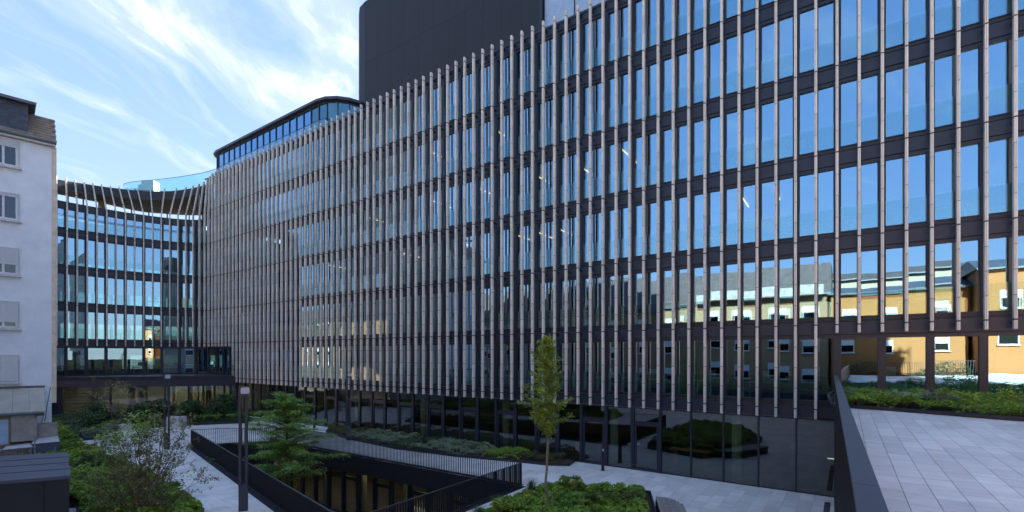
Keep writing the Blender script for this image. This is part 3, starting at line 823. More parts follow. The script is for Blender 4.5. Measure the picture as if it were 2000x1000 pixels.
# --- tower block on the roof (dark panels), glazed part to its right
QT = 28.2
def TW(s, q): return Vector(W(s, q))
tower_path = []
for i in range(0, 12): tower_path.append(TW(17.07+i*(35.6-17.07)/11, QT))
cx, cq, rr = 35.6, QT+2.6, 2.6
for a in (22.5, 45, 67.5, 90): tower_path.append(TW(cx+rr*math.sin(math.radians(a)), cq-rr*math.cos(math.radians(a))))
for i in range(1, 6): tower_path.append(TW(cx+rr, cq+i*1.9))
zrow = [23.6, 32.1, 37.7, 37.7]
for i in range(len(tower_path)-1):
    a, b = tower_path[i], tower_path[i+1]; e = (a-b).normalized(); L = (a-b).length; ang = math.atan2(e.y, e.x)
    nstrip = 1
    for r in range(2):
        m = MB(); m.box(.006, L-.006, 0, .12, .006, zrow[r+1]-zrow[r]-.006) if nstrip == 1 else None
        if nstrip == 2:
            m.box(.012, L/2-.008, 0, .12, .012, zrow[r+1]-zrow[r]-.012); m2 = MB(); m2.box(L/2+.008, L-.012, 0, .12, .012, zrow[r+1]-zrow[r]-.012)
            o = m2.build('cladding_panel', 'tower_panel', bld, (b.x, b.y, zrow[r])); o.rotation_euler = (0, 0, ang)
        o = m.build('cladding_panel', 'tower_panel', bld, (b.x, b.y, zrow[r])); o.rotation_euler = (0, 0, ang)
mb = MB(); inner = [(p.x, p.y) for p in tower_path]; inn = [Vector(q) for q in inner]
inset = [TW(17.2, QT+.16)]+[TW(s_of(p)-(.16 if s_of(p) > 35.7 else 0), q_of(p)+(.16 if q_of(p) < 30 else 0)) for p in inn[1:]]+[TW(17.2, q_of(inn[-1]))]
mb.prism([(p.x, p.y) for p in inset], 23.6, 37.6); mb.build('tower_core', 'black_metal', bld)
mb = MB(); mb.prism([W(17.15, 28.05), W(16.95, 28.05), W(16.95, 36), W(17.15, 36)], 23.6, 37.6); mb.build('tower_corner', 'frame_metal', bld)
s = 16.9; i = 0
while s > 12.5:
    m = MB(); a = TW(s, QT+.1); ang = math.atan2(-Dd.y, -Dd.x)
    m.box(.03, 2.27, 0, .03, 0, 12); o = m.build('tower_glass_pane', 'frosted' if i < 3 else 'sky_glass', bld, (a.x, a.y, 23.6)); o.rotation_euler = (0, 0, ang)
    m = MB(); m.box(-.03, .03, -.05, .08, 0, 12); o = m.build('tower_mullion', 'frame_metal', bld, (a.x, a.y, 23.6)); o.rotation_euler = (0, 0, ang)
    s -= 2.3; i += 1
mb = MB(); mb.prism([W(16.9, QT+.5), W(12.4, QT+.5), W(12.4, QT+8), W(16.9, QT+8)], 23.6, 35); mb.build('tower_rear_block', 'interior_wall', bld)
mb = MB(); mb.prism([W(12.2, QT+.5), W(-10, QT+.5), W(-10, QT+6), W(12.2, QT+6)], 24.42, 29.4); mb.build('fin_shade_block', 'tower_panel', bld)  # unseen block, added to keep the sun off the fin tops
# roof deck below
mb = MB(); mb.prism([W(-10.5, Q0+.6), W(56, Q0+.6), W(59.6, Q0+3), W(60, Q0+14), W(-10.5, Q0+14)], 24.42-.35, 24.42); mb.build('roof_deck', 'interior_wall', bld)

# --- roof pavilion, curved at both ends
QP = Q0+2.0
pp = []
for a in (80, 60, 40, 20): pp.append(TW(38.8-2.8*math.sin(math.radians(a)), QP+2.8-2.8*math.cos(math.radians(a))))
for i in range(17): pp.append(TW(38.8+i*(57.6-38.8)/16, QP))
for a in (25, 50, 75, 90): pp.append(TW(57.6+1.7*math.sin(math.radians(a)), QP+1.7-1.7*math.cos(math.radians(a))))
pp.append(TW(59.3, QP+4.5))
for i in range(len(pp)-1):
    a, b = pp[i], pp[i+1]; e = (a-b).normalized(); L = (a-b).length; ang = math.atan2(e.y, e.x); n_ = Vector((-e.y, e.x))
    m = MB(); m.box(0, .09, -.05, .12, 0, 3.95); m.box(.09, L, -.03, .10, 0, .2); m.box(.09, L, -.03, .10, 3.8, 3.95)
    o = m.build('pavilion_window', 'frame_metal', bld, (b.x, b.y, 24.45)); o.rotation_euler = (0, 0, ang)
    g = MB(); g.box(.085, L+.02, .02, .045, .19, 3.81); g.build('pane', 'teal_glass' if i < 5 else 'sky_glass', o)
def off_path(path, d):
    out = []
    for i, p in enumerate(path):
        a = path[max(i-1, 0)]; b = path[min(i+1, len(path)-1)]; t = (b-a).normalized(); out.append(p-Vector((t.y, -t.x))*d)
    return out
ov = off_path(pp, .35); mb = MB(); mb.prism([(p.x, p.y) for p in ov+[TW(59.5, QP+6), TW(36.5, QP+6)]], 28.42, 28.62)
mb.prism([(p.x, p.y) for p in off_path(pp, .28)+[TW(59.4, QP+6), TW(36.5, QP+6)]], 28.621, 28.70); mb.build('pavilion_roof', 'cap_metal', bld)
mb = MB(); mb.prism([(p.x, p.y) for p in off_path(pp, -1.6)+[TW(57.4, QP+6), TW(37.5, QP+6)]], 24.45, 28.4); mb.build('pavilion_core', 'interior_wall', bld)

# --- roof glass balustrade (frameless), following the edge and swinging back over the left wing
gp = [TW(36.2, Q0+3.2), TW(36.2, Q0+.9)]+[TW(s, Q0+.85) for s in np.arange(37.5, 53.5, 1.35)]
gp += [Vector(v) for v in [(-30.9, 51.4), (-32.3, 52.3), (-33.9, 53.1), (-35.6, 53.75), (-37.4, 54.35), (-39.2, 54.85), (-41.0, 55.3), (-42.8, 55.6), (-44.2, 56.0), (-45.3, 56.5), (-46.0, 57.2), (-45.9, 58.1), (-45.0, 58.7), (-43.5, 59.2), (-41.5, 59.5), (-39, 59.6)]]
rg = empty('roof_glass_balustrade', 'frameless glass balustrade with slim dark handrail curving along the roof edge', 'balustrade', (gp[0].x, gp[0].y, 24.4))
for i in range(len(gp)-1):
    a, b = gp[i], gp[i+1]; zt_ = 25.95; m = MB(); o_ = gp[0]
    sl = 24.45 if i < 30 else 24.45
    a3 = Vector((a.x-o_.x, a.y-o_.y, (sl+zt_)/2-24.4)); b3 = Vector((b.x-o_.x, b.y-o_.y, (sl+zt_)/2-24.4)); e = (b3-a3).normalized()*.012
    m.bar(a3+e, b3-e, .02, zt_-sl); m.build('glass_panel', 'roof_guard_glass', rg)
m = MB()
for i in range(len(gp)-1):
    a, b = gp[i], gp[i+1]; m.bar((a.x-gp[0].x, a.y-gp[0].y, 1.57), (b.x-gp[0].x, b.y-gp[0].y, 1.57), .045, .04)
m.build('handrail', 'frame_metal', rg)
mb = MB(); 
lowroof = [gp[i] for i in range(13, 26)]+[Vector((-46, 60)), Vector((-30, 62))]
mb.prism([(p.x, p.y) for p in lowroof], 24.0, 24.44); mb.build('upper_roof_deck', 'frame_metal', bld)
hv = empty('rooftop_machine', 'pale grey ventilation machine on the far roof behind the glass balustrade', 'machine', (-43.6, 57.8, 24.44)); hv.scale = (1, 1, 1.9)
m = MB(); m.box(-1.2, 1.2, -.6, .6, 0, .65); m.build('casing', 'hvac', hv)
m = MB(); m.box(-.35, 1.1, -.5, .5, .65, 1.15); m.build('upper_casing', 'hvac', hv)
m = MB(); m.cyl(-.75, 0, .65, .95, .3, 12); m.build('fan_housing', 'hvac', hv)
m = MB(); m.box(-2.6, -1.3, -.5, .5, 0, .5); m.build('side_casing', 'hvac', hv)
for i in range(5):
    m = MB(); m.box(-1.1, 1.1, -.63, -.605, .1+i*.1, .14+i*.1); m.build('grille_slat', 'dark_metal', hv)

# ------------------------------------------------------------------ interior furniture seen through the glass
def desk_parts(t, scr=True):
    m = MB(); m.box(-.8, .8, -.4, .4, .70, .74); m.build('tabletop', 'desk_white', t)
    for sx in (-.6, .6):
        m = MB(); m.box(sx-.04, sx+.04, -.04, .04, .03, .70); m.box(sx-.04, sx+.04, -.35, .35, 0, .03); m.build('leg', 'desk_white', t)
    if scr:
        m = MB(); m.box(-.28, .28, .06, .085, .92, 1.26); m.box(-.03, .03, .06, .09, .74, .92); m.build('monitor', 'desk_white', t)
DG = 'white office desks behind the glass'
k_i = 0
_dn = {0: 'on the lowest office floor', 1: 'one floor above the flower bed', 2: 'on the third office floor', 3: 'on the fourth office floor'}
proto = None
dspots = [(-1, s_) for s_ in (3.2, 5.6, 8.5, 11.0, 15, 18.5, 23)]+[(0, s_) for s_ in (-5.2, -2.6, 2.2, 6.5, 9.8, 14)]+[(1, s_) for s_ in (-5.6, -3.2, .4, 2.2, 5.2, 9)]+[(2, s_) for s_ in (-6, -3.4, 1.8, 3.9, 6.2)]+[(3, s_) for s_ in (-3.0, 2.2, 4.8)]+[(-1, s_) for s_ in (-1.4, -3.0)]+[(0, 60.5), (0, 63), (1, 61), (1, 64.5), (-1, 59.5), (-1, 62), (-1, 64.6)]
FL = ['first', 'second', 'third', 'fourth', 'fifth', 'sixth', 'seventh', 'eighth', 'ninth', 'tenth']
cnt = {}
for k, s_ in sorted(dspots, key=lambda t: (t[0], t[1])):
    wing_ = s_ > 50; key = (k, wing_); cnt[key] = cnt.get(key, 0)+1
    floor_nm = {-1: 'first', 0: 'second', 1: 'third', 2: 'fourth', 3: 'fifth'}[k]
    side = 'from the left in' if False else 'from the right end of'
    lab = f"white desk with monitor, {FL[cnt[key]-1]} from the right on the {floor_nm} glazed {'wing' if wing_ else 'facade'} floor"
    d_ = 1.75; zf = base(k)+1.52 if not (k == -1 and s_ < .6) else 4.16
    p = P(s_, d_, zf); n = nrm(s_); t = empty('office_desk', lab, 'desk', p, math.atan2(n.y, n.x)-math.pi/2, DG)
    if proto is None: desk_parts(t); proto = t
    else:
        for ch in list(proto.children): c = ch.copy(); C.objects.link(c); c.parent = t
# lounge furniture in the ground floor
def chair(x, y, z, rz, mat, label, group='lounge chairs behind the ground floor glass'):
    t = empty('lounge_chair', label, 'chair', (x, y, z), rz, group)
    m = MB(); m.hexa([(-.24, -.24, .42), (.24, -.24, .42), (.22, .22, .42), (-.22, .22, .42), (-.26, -.26, .47), (.26, -.26, .47), (.23, .23, .47), (-.23, .23, .47)]); m.build('seat', mat, t)
    m = MB(); m.hexa([(-.22, .20, .47), (.22, .20, .47), (.22, .25, .47), (-.22, .25, .47), (-.17, .30, .95), (.17, .30, .95), (.17, .34, .95), (-.17, .34, .95)]); m.build('backrest', mat, t)
    for sx in (-1, 1):
        for sy in (-1, 1): m = MB(); m.tube([(0, 0, .42), (sx*.26, sy*.26, 0)], .014, 5); m.build('leg', 'wood', t)
p = P(12.6, 1.5, .02); chair(p.x, p.y, .02, 2.4, 'chair_yellow', 'yellow shell chair behind the glass beside the tree trunk')
p = P(11.3, 1.7, .02); chair(p.x, p.y, .02, .6, 'chair_grey', 'grey shell chair behind the glazed door right of the tree')
p = P(9.6, 1.9, .02); t = empty('round_table', 'small round bar table with a black stem behind the ground floor glass', 'table', p)
m = MB(); m.cyl(0, 0, 1.0, 1.04, .35, 20); m.build('tabletop', 'desk_white', t); m = MB(); m.cyl(0, 0, .02, 1.0, .05, 10); m.build('stem', 'screen_black', t); m = MB(); m.cyl(0, 0, 0, .02, .28, 20); m.build('foot', 'screen_black', t)
p = P(6.6, 1.9, .02); t = empty('trestle_table', 'long wooden high table on splayed legs behind the ground floor glass', 'table', p, math.atan2(-Dd.y, -Dd.x))
m = MB(); m.box(-.95, .95, -.35, .35, 1.0, 1.05); m.build('tabletop', 'wood', t)
for sx in (-.7, .7):
    for sy in (-1, 1): m = MB(); m.bar((sx, sy*.1, 1.0), (sx+.1*np.sign(sx), sy*.33, 0), .05, .05); m.build('leg', 'wood', t)

# ------------------------------------------------------------------ THE SUNKEN COURTYARD
mb = MB(); ZL = -4.1
vp = [Cc, B_, D_, A_]; ctr = sum(vp, Vector((0, 0)))/4
court = mb
mb.prism([W(4, 10), W(40, 10), W(40, 27), W(4, 27)], ZL-.4, ZL-.08); cf = mb.build('courtyard_floor', 'wood_deck', kind='structure')
ii = 0; rest = MB()
for qv in np.arange(11.2, 26.5, .16):
    m = MB(); L0, L1 = 5.0, 36.0
    a = Vector(W(L0, qv)); ang = math.atan2(Dd.y, Dd.x)
    m.box(0, L1-L0, -.074, .074, -.05, 0); o = m.build('deck_board', 'wood_deck', cf, (a.x, a.y, ZL-.02)); o.rotation_euler = (0, 0, ang)
# walls of the well: concrete edge beams on every side, glazing set back below the plaza on the facade side
def wallseg(a, b, z0, z1, t, name, mat, parent=None, out=True):
    e = (b-a).normalized(); n = Vector((e.y, -e.x)) if out else Vector((-e.y, e.x)); m = MB()
    m.prism([tuple(a), tuple(b), tuple(b+n*t), tuple(a+n*t)], z0, z1); return m.build(name, mat, parent)
well = empty('courtyard_surround', 'black edge beams and glazed lower storey around the sunken courtyard', 'wall', (B_.x, B_.y, 0))
def wpar(o): o.parent = well; o.matrix_parent_inverse = Matrix.Translation((-B_.x, -B_.y, 0)); return o
wpar(wallseg(B_, D_, -1.05, .012, .28, 'edge_beam', 'black_metal'))
wpar(wallseg(Cc, B_, -1.05, .014, .28, 'edge_beam', 'black_metal'))
wpar(wallseg(D_, A_, -1.05, .016, .28, 'edge_beam', 'black_metal'))
wpar(wallseg(A_, Cc, ZL-.1, .018, .28, 'edge_wall', 'black_metal'))
wpar(wallseg(D_+Vector((-.3, .2)), A_+Vector((-.2, .3)), ZL-.1, -1.0, .3, 'side_wall', 'black_metal'))
e = (B_-Cc).normalized()
wpar(wallseg(Cc+Vector((.9, -.5)), B_+Vector((.9, -.5))-e*.1, ZL-.1, -1.0, .25, 'side_wall', 'interior_dark'))
# soffit behind the beam + room
qB = q_of(B_); mb = MB(); mb.prism([W(s_of(B_)-3, qB+.2), W(s_of(D_)+5, qB+.2), W(s_of(D_)+5, qB+8), W(s_of(B_)-3, qB+8)], -1.04, -.85); wpar(mb.build('room_ceiling', 'ceiling_white'))
mb = MB(); mb.prism([W(s_of(B_)-3, qB+7.5), W(s_of(D_)+5, qB+7.5), W(s_of(D_)+5, qB+7.8), W(s_of(B_)-3, qB+7.8)], ZL-.1, -.85); wpar(mb.build('room_back_wall', 'interior_wall'))
for sv in (s_of(B_)-2.5, s_of(D_)+4.6):
    mb = MB(); mb.prism([W(sv, qB+1), W(sv+.2, qB+1), W(sv+.2, qB+7.6), W(sv, qB+7.6)], ZL-.1, -.85); wpar(mb.build('room_side_wall', 'interior_wall'))
gm = {}
for i in range(19):
    s0 = s_of(B_)-2.3+i*1.5; a = Vector(W(s0+1.5, qB+1.0)); ang = math.atan2(-Dd.y, -Dd.x); dr = i % 2 == 0
    if dr not in gm:
        m = MB(); Hh = -1.02-ZL; m.box(0, .1, -.1, .1, 0, Hh); m.box(1.4, 1.5, -.1, .1, 0, Hh); m.box(.1, 1.4, -.06, .06, 0, .06); m.box(.1, 1.4, -.06, .06, Hh-.08, Hh)
        prt = []
        if dr:
            m.box(.1, 1.4, -.06, .06, 2.3, 2.4); d = MB(); d.box(.12, .22, -.05, .05, .06, 2.29); d.box(1.28, 1.38, -.05, .05, .06, 2.29); d.box(.22, 1.28, -.05, .05, .06, .18); d.box(.22, 1.28, -.05, .05, 2.19, 2.29); prt.append(('door', d.mesh('door', 'frame_metal')))
        g = MB(); g.box(.1, 1.4, -.012, .012, .05, Hh-.07); prt.append(('pane', g.mesh('pane', 'shop_glass')))
        gm[dr] = (m.mesh('glazed_bay', 'frame_metal'), prt)
    o = link('glazed_bay', gm[dr][0], None, (a.x, a.y, ZL)); o.rotation_euler = (0, 0, ang); wpar(o)
    for nm, me in gm[dr][1]: link(nm, me, o)
for i in range(6):
    s0 = s_of(B_)+1.5+i*4; a = Vector(W(s0, qB+2.0)); m = MB(); m.cyl(0, 0, ZL, -1.0, .2, 14); wpar(m.build('column', 'column_cream', loc=(a.x, a.y, 0), smooth=True))
for i in range(10):
    s0 = s_of(B_)+.6+i*2.5; m = MB(); m.bar((*W(s0, qB+1.8), -1.12), (*W(s0, qB+5.2), -1.12), .22, .05); wpar(m.build('ceiling_light', 'lamp_soft'))
nm_ = ['rightmost', 'second from the right', 'third from the right', 'fourth from the right', 'fifth from the right']
for i, sv in enumerate((7.5, 10.6, 13.6, 17, 20)):
    a = Vector(W(sv+s_of(B_)-11, qB+2.4)); t = empty('office_desk', f'white desk in the sunken courtyard room, {nm_[i]}', 'desk', (a.x, a.y, ZL), math.atan2(-Dd.y, -Dd.x), 'desks in the sunken courtyard room')
    for ch in list(proto.children): c = ch.copy(); C.objects.link(c); c.parent = t

# ------------------------------------------------------------------ RAILINGS
def railing(name, label, pts, z0, h, mat='black_metal', spacing=.115, bar=(.012, .05), nmax=300, cap=(.05, .03), cap_mat='cap_metal', base_rail=True, thing=None):
    t = thing or empty(name, label, 'railing', (pts[0].x, pts[0].y, z0)); o0 = pts[0]
    me = {}
    k = 0; rest = MB(); allb = []
    for a, b in zip(pts, pts[1:]):
        e = (b-a); L = e.length; e = e.normalized(); n = int(L/spacing); ang = math.atan2(e.y, e.x)
        for i in range(n+1): allb.append((a+e*(i*L/max(n, 1)), ang))
    allb.sort(key=lambda q: q[0].length if q[0].y > .5 else 1e5)
    m = MB(); m.box(-bar[0]/2, bar[0]/2, -bar[1]/2, bar[1]/2, 0, h-.02); me = m.mesh('baluster', mat)
    for q, ang in allb[:nmax]:
        o = link('baluster', me, t, (q.x-o0.x, q.y-o0.y, 0)); o.rotation_euler = (0, 0, ang)
    for q, ang in allb[nmax:]:
        e = Vector((math.cos(ang), math.sin(ang))); p3 = Vector((q.x-o0.x, q.y-o0.y)); r = Vector((-e.y, e.x))*bar[1]/2; e2 = e*bar[0]/2
        rest.prism([tuple(p3-e2-r), tuple(p3+e2-r), tuple(p3+e2+r), tuple(p3-e2+r)], 0, h-.02)
    if allb[nmax:]: rest.build('baluster_field', mat, t, kind='stuff')
    for a, b in zip(pts, pts[1:]):
        m = MB(); m.bar((a.x-o0.x, a.y-o0.y, h), (b.x-o0.x, b.y-o0.y, h), cap[0], cap[1]); m.build('handrail', cap_mat, t)
        if base_rail: m = MB(); m.bar((a.x-o0.x, a.y-o0.y, .03), (b.x-o0.x, b.y-o0.y, .03), .07, .04); m.build('base_rail', cap_mat, t)
    return t
ins = .06
curve_back = [B_, Vector(W(s_of(B_)+16.2, qB))]
dd_ = Vector(W(s_of(B_)+16.2, qB)); pA = A_
cv_ = []
for i in range(1, 7):
    t_ = i/7; cv_.append((1-t_)**2*dd_+2*(1-t_)*t_*D_+t_*t_*pA)
railing('courtyard_railing', 'black bar railing with curved end along the back of the sunken courtyard', [B_]+[dd_]+cv_+[pA], .02, 1.03, bar=(.012, .05), nmax=200)
railing('courtyard_railing', 'black bar railing seen almost edge on along the near left side of the sunken courtyard', [pA, Cc], .02, 1.03, bar=(.012, .06), spacing=.10, nmax=200)
railing('courtyard_railing', 'short black bar railing closing the right end of the sunken courtyard', [Cc, B_+Vector((.02, -.02))], .02, 1.03, bar=(.012, .06), nmax=100)
# terrace railing on the retaining wall
tr = empty('terrace_railing', 'tall black slatted balustrade with a broad sloping cap beside the upper terrace', 'railing', (R0.x, R0.y, 0))
ra, rb = R0-RD*6, R0+RD*22.6
def rr_(t_, off): v = R0+RD*t_+RN*off; return (v.x-R0.x, v.y-R0.y)
m = MB(); segs = [-6, -3, 0, 3.62, 6.7, 9.8, 12.9, 16, 19.1, 22.6]
for a, b in zip(segs, segs[1:]):
    m = MB(); m.prism([rr_(a+.003, -.01), rr_(b-.003, -.01), rr_(b-.003, .125), rr_(a+.003, .125)], 5.06, 5.10); m.build('cap_plate', 'cap_metal', tr)
m = MB(); m.prism([rr_(-6, .03), rr_(22.6, .03), rr_(22.6, .09), rr_(-6, .09)], 4.0, 5.058); m.build('backing_plate', 'black_metal', tr)
m = MB(); m.box(-.014, .014, -.030, .0, .02, 5.055); slat = m.mesh('slat', 'black_metal'); angR = math.atan2(RD.y, RD.x)
n = 0; rest = MB()
for t_ in np.arange(22.5, -5.8, -.085):
    x, y = rr_(t_, .029)
    if .8 < t_ < 22.6 and n < 298: o = link('slat', slat, tr, (x, y, 0)); o.rotation_euler = (0, 0, angR+math.pi); n += 1
    else: m_ = [rr_(t_-.014, .0), rr_(t_+.014, .0), rr_(t_+.014, .029), rr_(t_-.014, .029)]; rest.prism(m_, .02, 5.055)
rest.build('slat_field', 'black_metal', tr, kind='stuff')
m = MB(); m.prism([rr_(-8, .031), rr_(22.9, .031), rr_(22.9, .12), rr_(-8, .12)], -.05, 3.995); m.build('wall_panel', 'black_metal', tr)
# drain grate at the foot of the wall
g = Vector(W(.62, 20.2)); dg = empty('drain_grate', 'slotted drain grate at the foot of the terrace wall by the glass corner', 'grate', (g.x, g.y, .0), math.atan2(Nn.y, Nn.x))
for i in range(60): m = MB(); m.box(-3+i*.1, -2.95+i*.1, -.1, .1, .0, .012); m.build('grate_bar', 'dark_metal', dg)

# ------------------------------------------------------------------ LAMP POSTS and bollards
def lamp_post(x, y, label, rz):
    t = empty('lamp_post', label, 'lamp post', (x, y, 0), rz, 'two-legged lamp posts on the plaza')
    m = MB(); m.box(-.155, .155, -.06, .06, .0, 1.0); m.build('base', 'lamp_grey', t)
    for sx in (-1, 1): m = MB(); m.box(min(sx*.155, sx*.07), max(sx*.155, sx*.07), -.06, .06, 1.0, 4.35); m.build('upright', 'lamp_grey', t)
    m = MB(); m.box(-.155, .155, -.06, .06, 4.35, 4.72); m.build('cap', 'lamp_grey', t)
    m = MB(); m.box(-.068, -.05, -.03, .03, 1.0, 4.35); m.box(.05, .068, -.03, .03, 1.0, 4.35); m.build('light_strip', 'screen_black', t)
    m = MB(); x0, x1, z0, z1, c = -.07, .22, 4.45, 4.68, .035
    poly = [(x0+c, z0), (x1-c, z0), (x1, z0+c), (x1, z1-c), (x1-c, z1), (x0+c, z1), (x0, z1-c), (x0, z0+c)]
    n = len(poly); m.add([(a, -.14, b) for a, b in poly]+[(a, -.062, b) for a, b in poly], [tuple(range(n)), tuple(range(2*n-1, n-1, -1))]+[(i+n, (i+1)%n+n, (i+1)%n, i) for i in range(n)])
    m.build('spotlight_box', 'lamp_head', t)
    m = MB(); m.box(-.13, .13, -.08, .08, 0, .015); m.build('foot_plate', 'black_metal', t)
lamp_post(-10.2, 18.35, 'nearest tall two-legged grey lamp post with a white spotlight box', .35)
lamp_post(-21.7, 30.4, 'slim two-legged grey lamp post left of the courtyard, behind the bare shrub', .35)
lamp_post(-11.35, 33.6, 'slim two-legged grey lamp post standing by the planted strip at the facade', .35)
def bollard(x, y, label):
    t = empty('bollard', label, 'bollard', (x, y, 0), 0, 'black door opener posts on the plaza')
    m = MB(); m.box(-.07, .07, -.07, .07, .02, 1.32); m.build('post', 'black_metal', t)
    m = MB(); m.box(-.07, .07, -.07, .07, 1.335, 1.46); m.build('head', 'black_metal', t)
    m = MB(); m.box(-.10, .10, -.10, .10, 0, .02); m.build('foot_plate', 'cap_metal', t)
    m = MB(); m.box(-.04, .04, -.078, -.071, 1.0, 1.12); m.build('button_plate', 'lamp_head', t)
bollard(4.65, 24.75, 'black square post in front of the glazed door right of the slim tree')
bollard(-15.7, 38.4, 'black square post by the facade behind the feathery tree')

# ------------------------------------------------------------------ PLANTED BEDS
# strip along the long facade (ground level)
def Wp(*a): return [W(s, q) for s, q in a]
strip = [(-14.7, 39.2), (-14.2, 37.0), (-11.6, 34.1), (-7.3, 30.4), (-3.2, 28.1), (.5, 26.6), (1.9, 25.9), (3.0, 25.8), W(12.4, Q0+.28), W(34, Q0+.28)]
bed('planting_bed', strip, .10, 'facade strip', kz=.14)
def sub(poly, s0, s1):
    pts = [Vector(p) for p in poly]
    a = Vector(W(s0, 0)); b = Vector(W(s0, 50)); pts = clip(pts, a, b, True); a = Vector(W(s1, 0)); b = Vector(W(s1, 50)); pts = clip(pts, a, b, False)
    return [(p.x, p.y) for p in pts]
segs_ = [(12.8, 15.0, 'leaf_olive', 'low olive green cushions at the near end of the facade strip'), (15.0, 17.2, 'leaf_fresh', 'green leafy patch of the facade strip left of the trunk'),
         (17.3, 22.5, 'leaf_sage', 'pale silvery ground cover in the middle of the facade strip'), (22.5, 24, 'leaf_dark', 'darker low patch between silvery cushions of the facade strip'), (24, 29.2, 'leaf_sage', 'grey green cushions of the far facade strip'), (29.2, 34, 'leaf_olive', 'olive clipped cushions at the far end of the facade strip')]
for a, b, mt, lb in segs_:
    pl_ = sub(strip, a, b)
    if len(pl_) >= 3:
        ar = abs(area([Vector(p) for p in pl_])); ground_cover('ground_cover', pl_, .1, int(ar*650), mt, .42, int(ar*3.2)+3, .42, .045, lb, 'plants')
# planter island, bottom centre
isl = [(.46, 19.3), (1.95, 20.85), (5.6, 19.75), (4.95, 16.6), (2.6, 12.2), (-1.5, 9.6), (-5.3, 11.0)]
bed('planting_bed', isl, .28, 'island', kerb=.07, kz=.36)
m = MB()
isl_in = [(Vector(p)*.94+Vector((.6, 16))*.06) for p in isl]; isl_in = [(p.x, p.y) for p in isl_in]
ground_cover('ground_cover', isl_in, .28, 45000, 'leaf_fresh', .38, 260, .42, .075, 'bright green leafy ground cover filling the island bed', 'plants')
ground_cover('ground_cover', [(.3, 18.5), (1.2, 19.3), (1.6, 17.5), (.2, 16.2)], .28, 2500, 'leaf_yellow', .5, 12, .35, .06, 'yellowish patch of leaves in the island bed near the trunk', 'plants')
ground_cover('ground_cover', [(2.2, 18.6), (3.2, 18.8), (3.3, 17.2), (2.4, 17)], .28, 1500, 'leaf_yellow', .62, 5, .35, .07, 'yellowing leaves in the middle of the island bed', 'plants')
def grass(name, x, y, z, label, n=160, h=.6, r=.35, mat='leaf_grass', group='ornamental grass tufts'):
    m = MB()
    for i in range(n):
        a = random.uniform(0, 6.28); l_ = random.uniform(.5, 1)*h; sp = random.uniform(.2, 1)*r; wd = .006
        p0 = Vector((math.cos(a)*.05, math.sin(a)*.05, 0)); p1 = Vector((math.cos(a)*sp*.5, math.sin(a)*sp*.5, l_*.75)); p2 = Vector((math.cos(a)*sp*1.2, math.sin(a)*sp*1.2, l_*.85))
        t = Vector((-math.sin(a), math.cos(a), 0))*wd; m.add([p0-t, p0+t, p1+t, p1-t], [(0, 1, 2, 3)]); m.add([p1-t, p1+t, p2], [(0, 1, 2)])
    return m.build(name, mat, loc=(x, y, z), label=label, cat='grass', group=group)
grass('grass_tuft', .75, 19.1, .3, 'wispy grass tuft at the far left tip of the island bed', 220, .85, .45)
grass('grass_tuft', -.5, 17.3, .3, 'wispy grass tuft on the left edge of the island bed', 200, .7, .45)
grass('grass_tuft', -1.1, 16.2, .3, 'grass tuft at the bottom left of the island bed', 200, .7, .45)
grass('grass_tuft', 2.9, 17.6, .3, 'dark arching grass tuft between leaves of the island bed', 350, .7, .6)
grass('grass_tuft', 3.6, 17.9, .3, 'dark arching grass tuft near the right kerb of the island bed', 300, .6, .6)
# rounded timber bench on the right kerb of the island
bw = empty('curved_bench', 'low grey timber bench with rounded end against the island bed', 'bench', (5.15, 17.3, 0), math.atan2(19.75-16.6, 5.6-4.95))
m = MB()
for i in range(9):
    yv = -.12-i*.10; L = 1.5*math.sqrt(max(.05, 1-((i+.5)/9.5)**2.6)); m2 = MB(); m2.box(-2.2, L, yv-.094, yv-.002, .38, .43); m2.build('slat', 'bench_wood', bw)
m = MB(); m.prism([(-2.1, -.1), (1.3, -.1), (1.2, -.5), (.8, -.85), (.3, -.98), (-2.1, -.98)], .0, .378); m.build('plinth', 'black_metal', bw)
# left bed beside the path
lbed = [(-30.9, 34.0), (-28.4, 31.6), (-23.0, 26.6), (-18.4, 23.7), (-14.6, 20.5), (-11.6, 18.1), (-10.6, 15.6), (-12.9, 13.0), (-13.2, 15.1), (-16.9, 18.8), (-18.7, 18.1), (-24.5, 24), (-27.5, 28.2), (-38, 40.5)]
bed('planting_bed', lbed, .12, 'left', kz=.17)
ground_cover('ground_cover', lbed, .12, 60000, 'leaf_fresh', .62, 330, .5, .085, 'bright green leafy ground cover in the long bed left of the path', 'plants')
for i, (cx_, cy_, rr_1, mt_, lb_) in enumerate([(-29.5, 34.5, 1.2, 'leaf_sage', 'greyer leaf patch at the far end of the left bed'), (-24, 26.3, 1.3, 'leaf_yellow', 'yellow green leaf patch beside the stone seat'), (-21, 24.2, 1.3, 'leaf_grass', 'darker grassy patch in the middle of the left bed'), (-17.3, 20.8, 1.2, 'leaf_yellow', 'yellow green leaf patch right of the metal enclosure')]):
    ground_cover('ground_cover', [(cx_+rr_1*math.cos(a_)*random.uniform(.7, 1.2), cy_+rr_1*math.sin(a_)*random.uniform(.7, 1.2)) for a_ in np.arange(0, 6.2, .5)], .2, 2600, mt_, .66, 22, .35, .075, lb_, 'plants')
ground_cover('ground_cover', [(-15.5, 20.5), (-12.2, 17.6), (-11.3, 15.4), (-13, 15.2), (-16.5, 19)], .12, 2600, 'leaf_rust', .55, 20, .4, .05, 'dull brownish green patch under the bare shrub', 'plants')
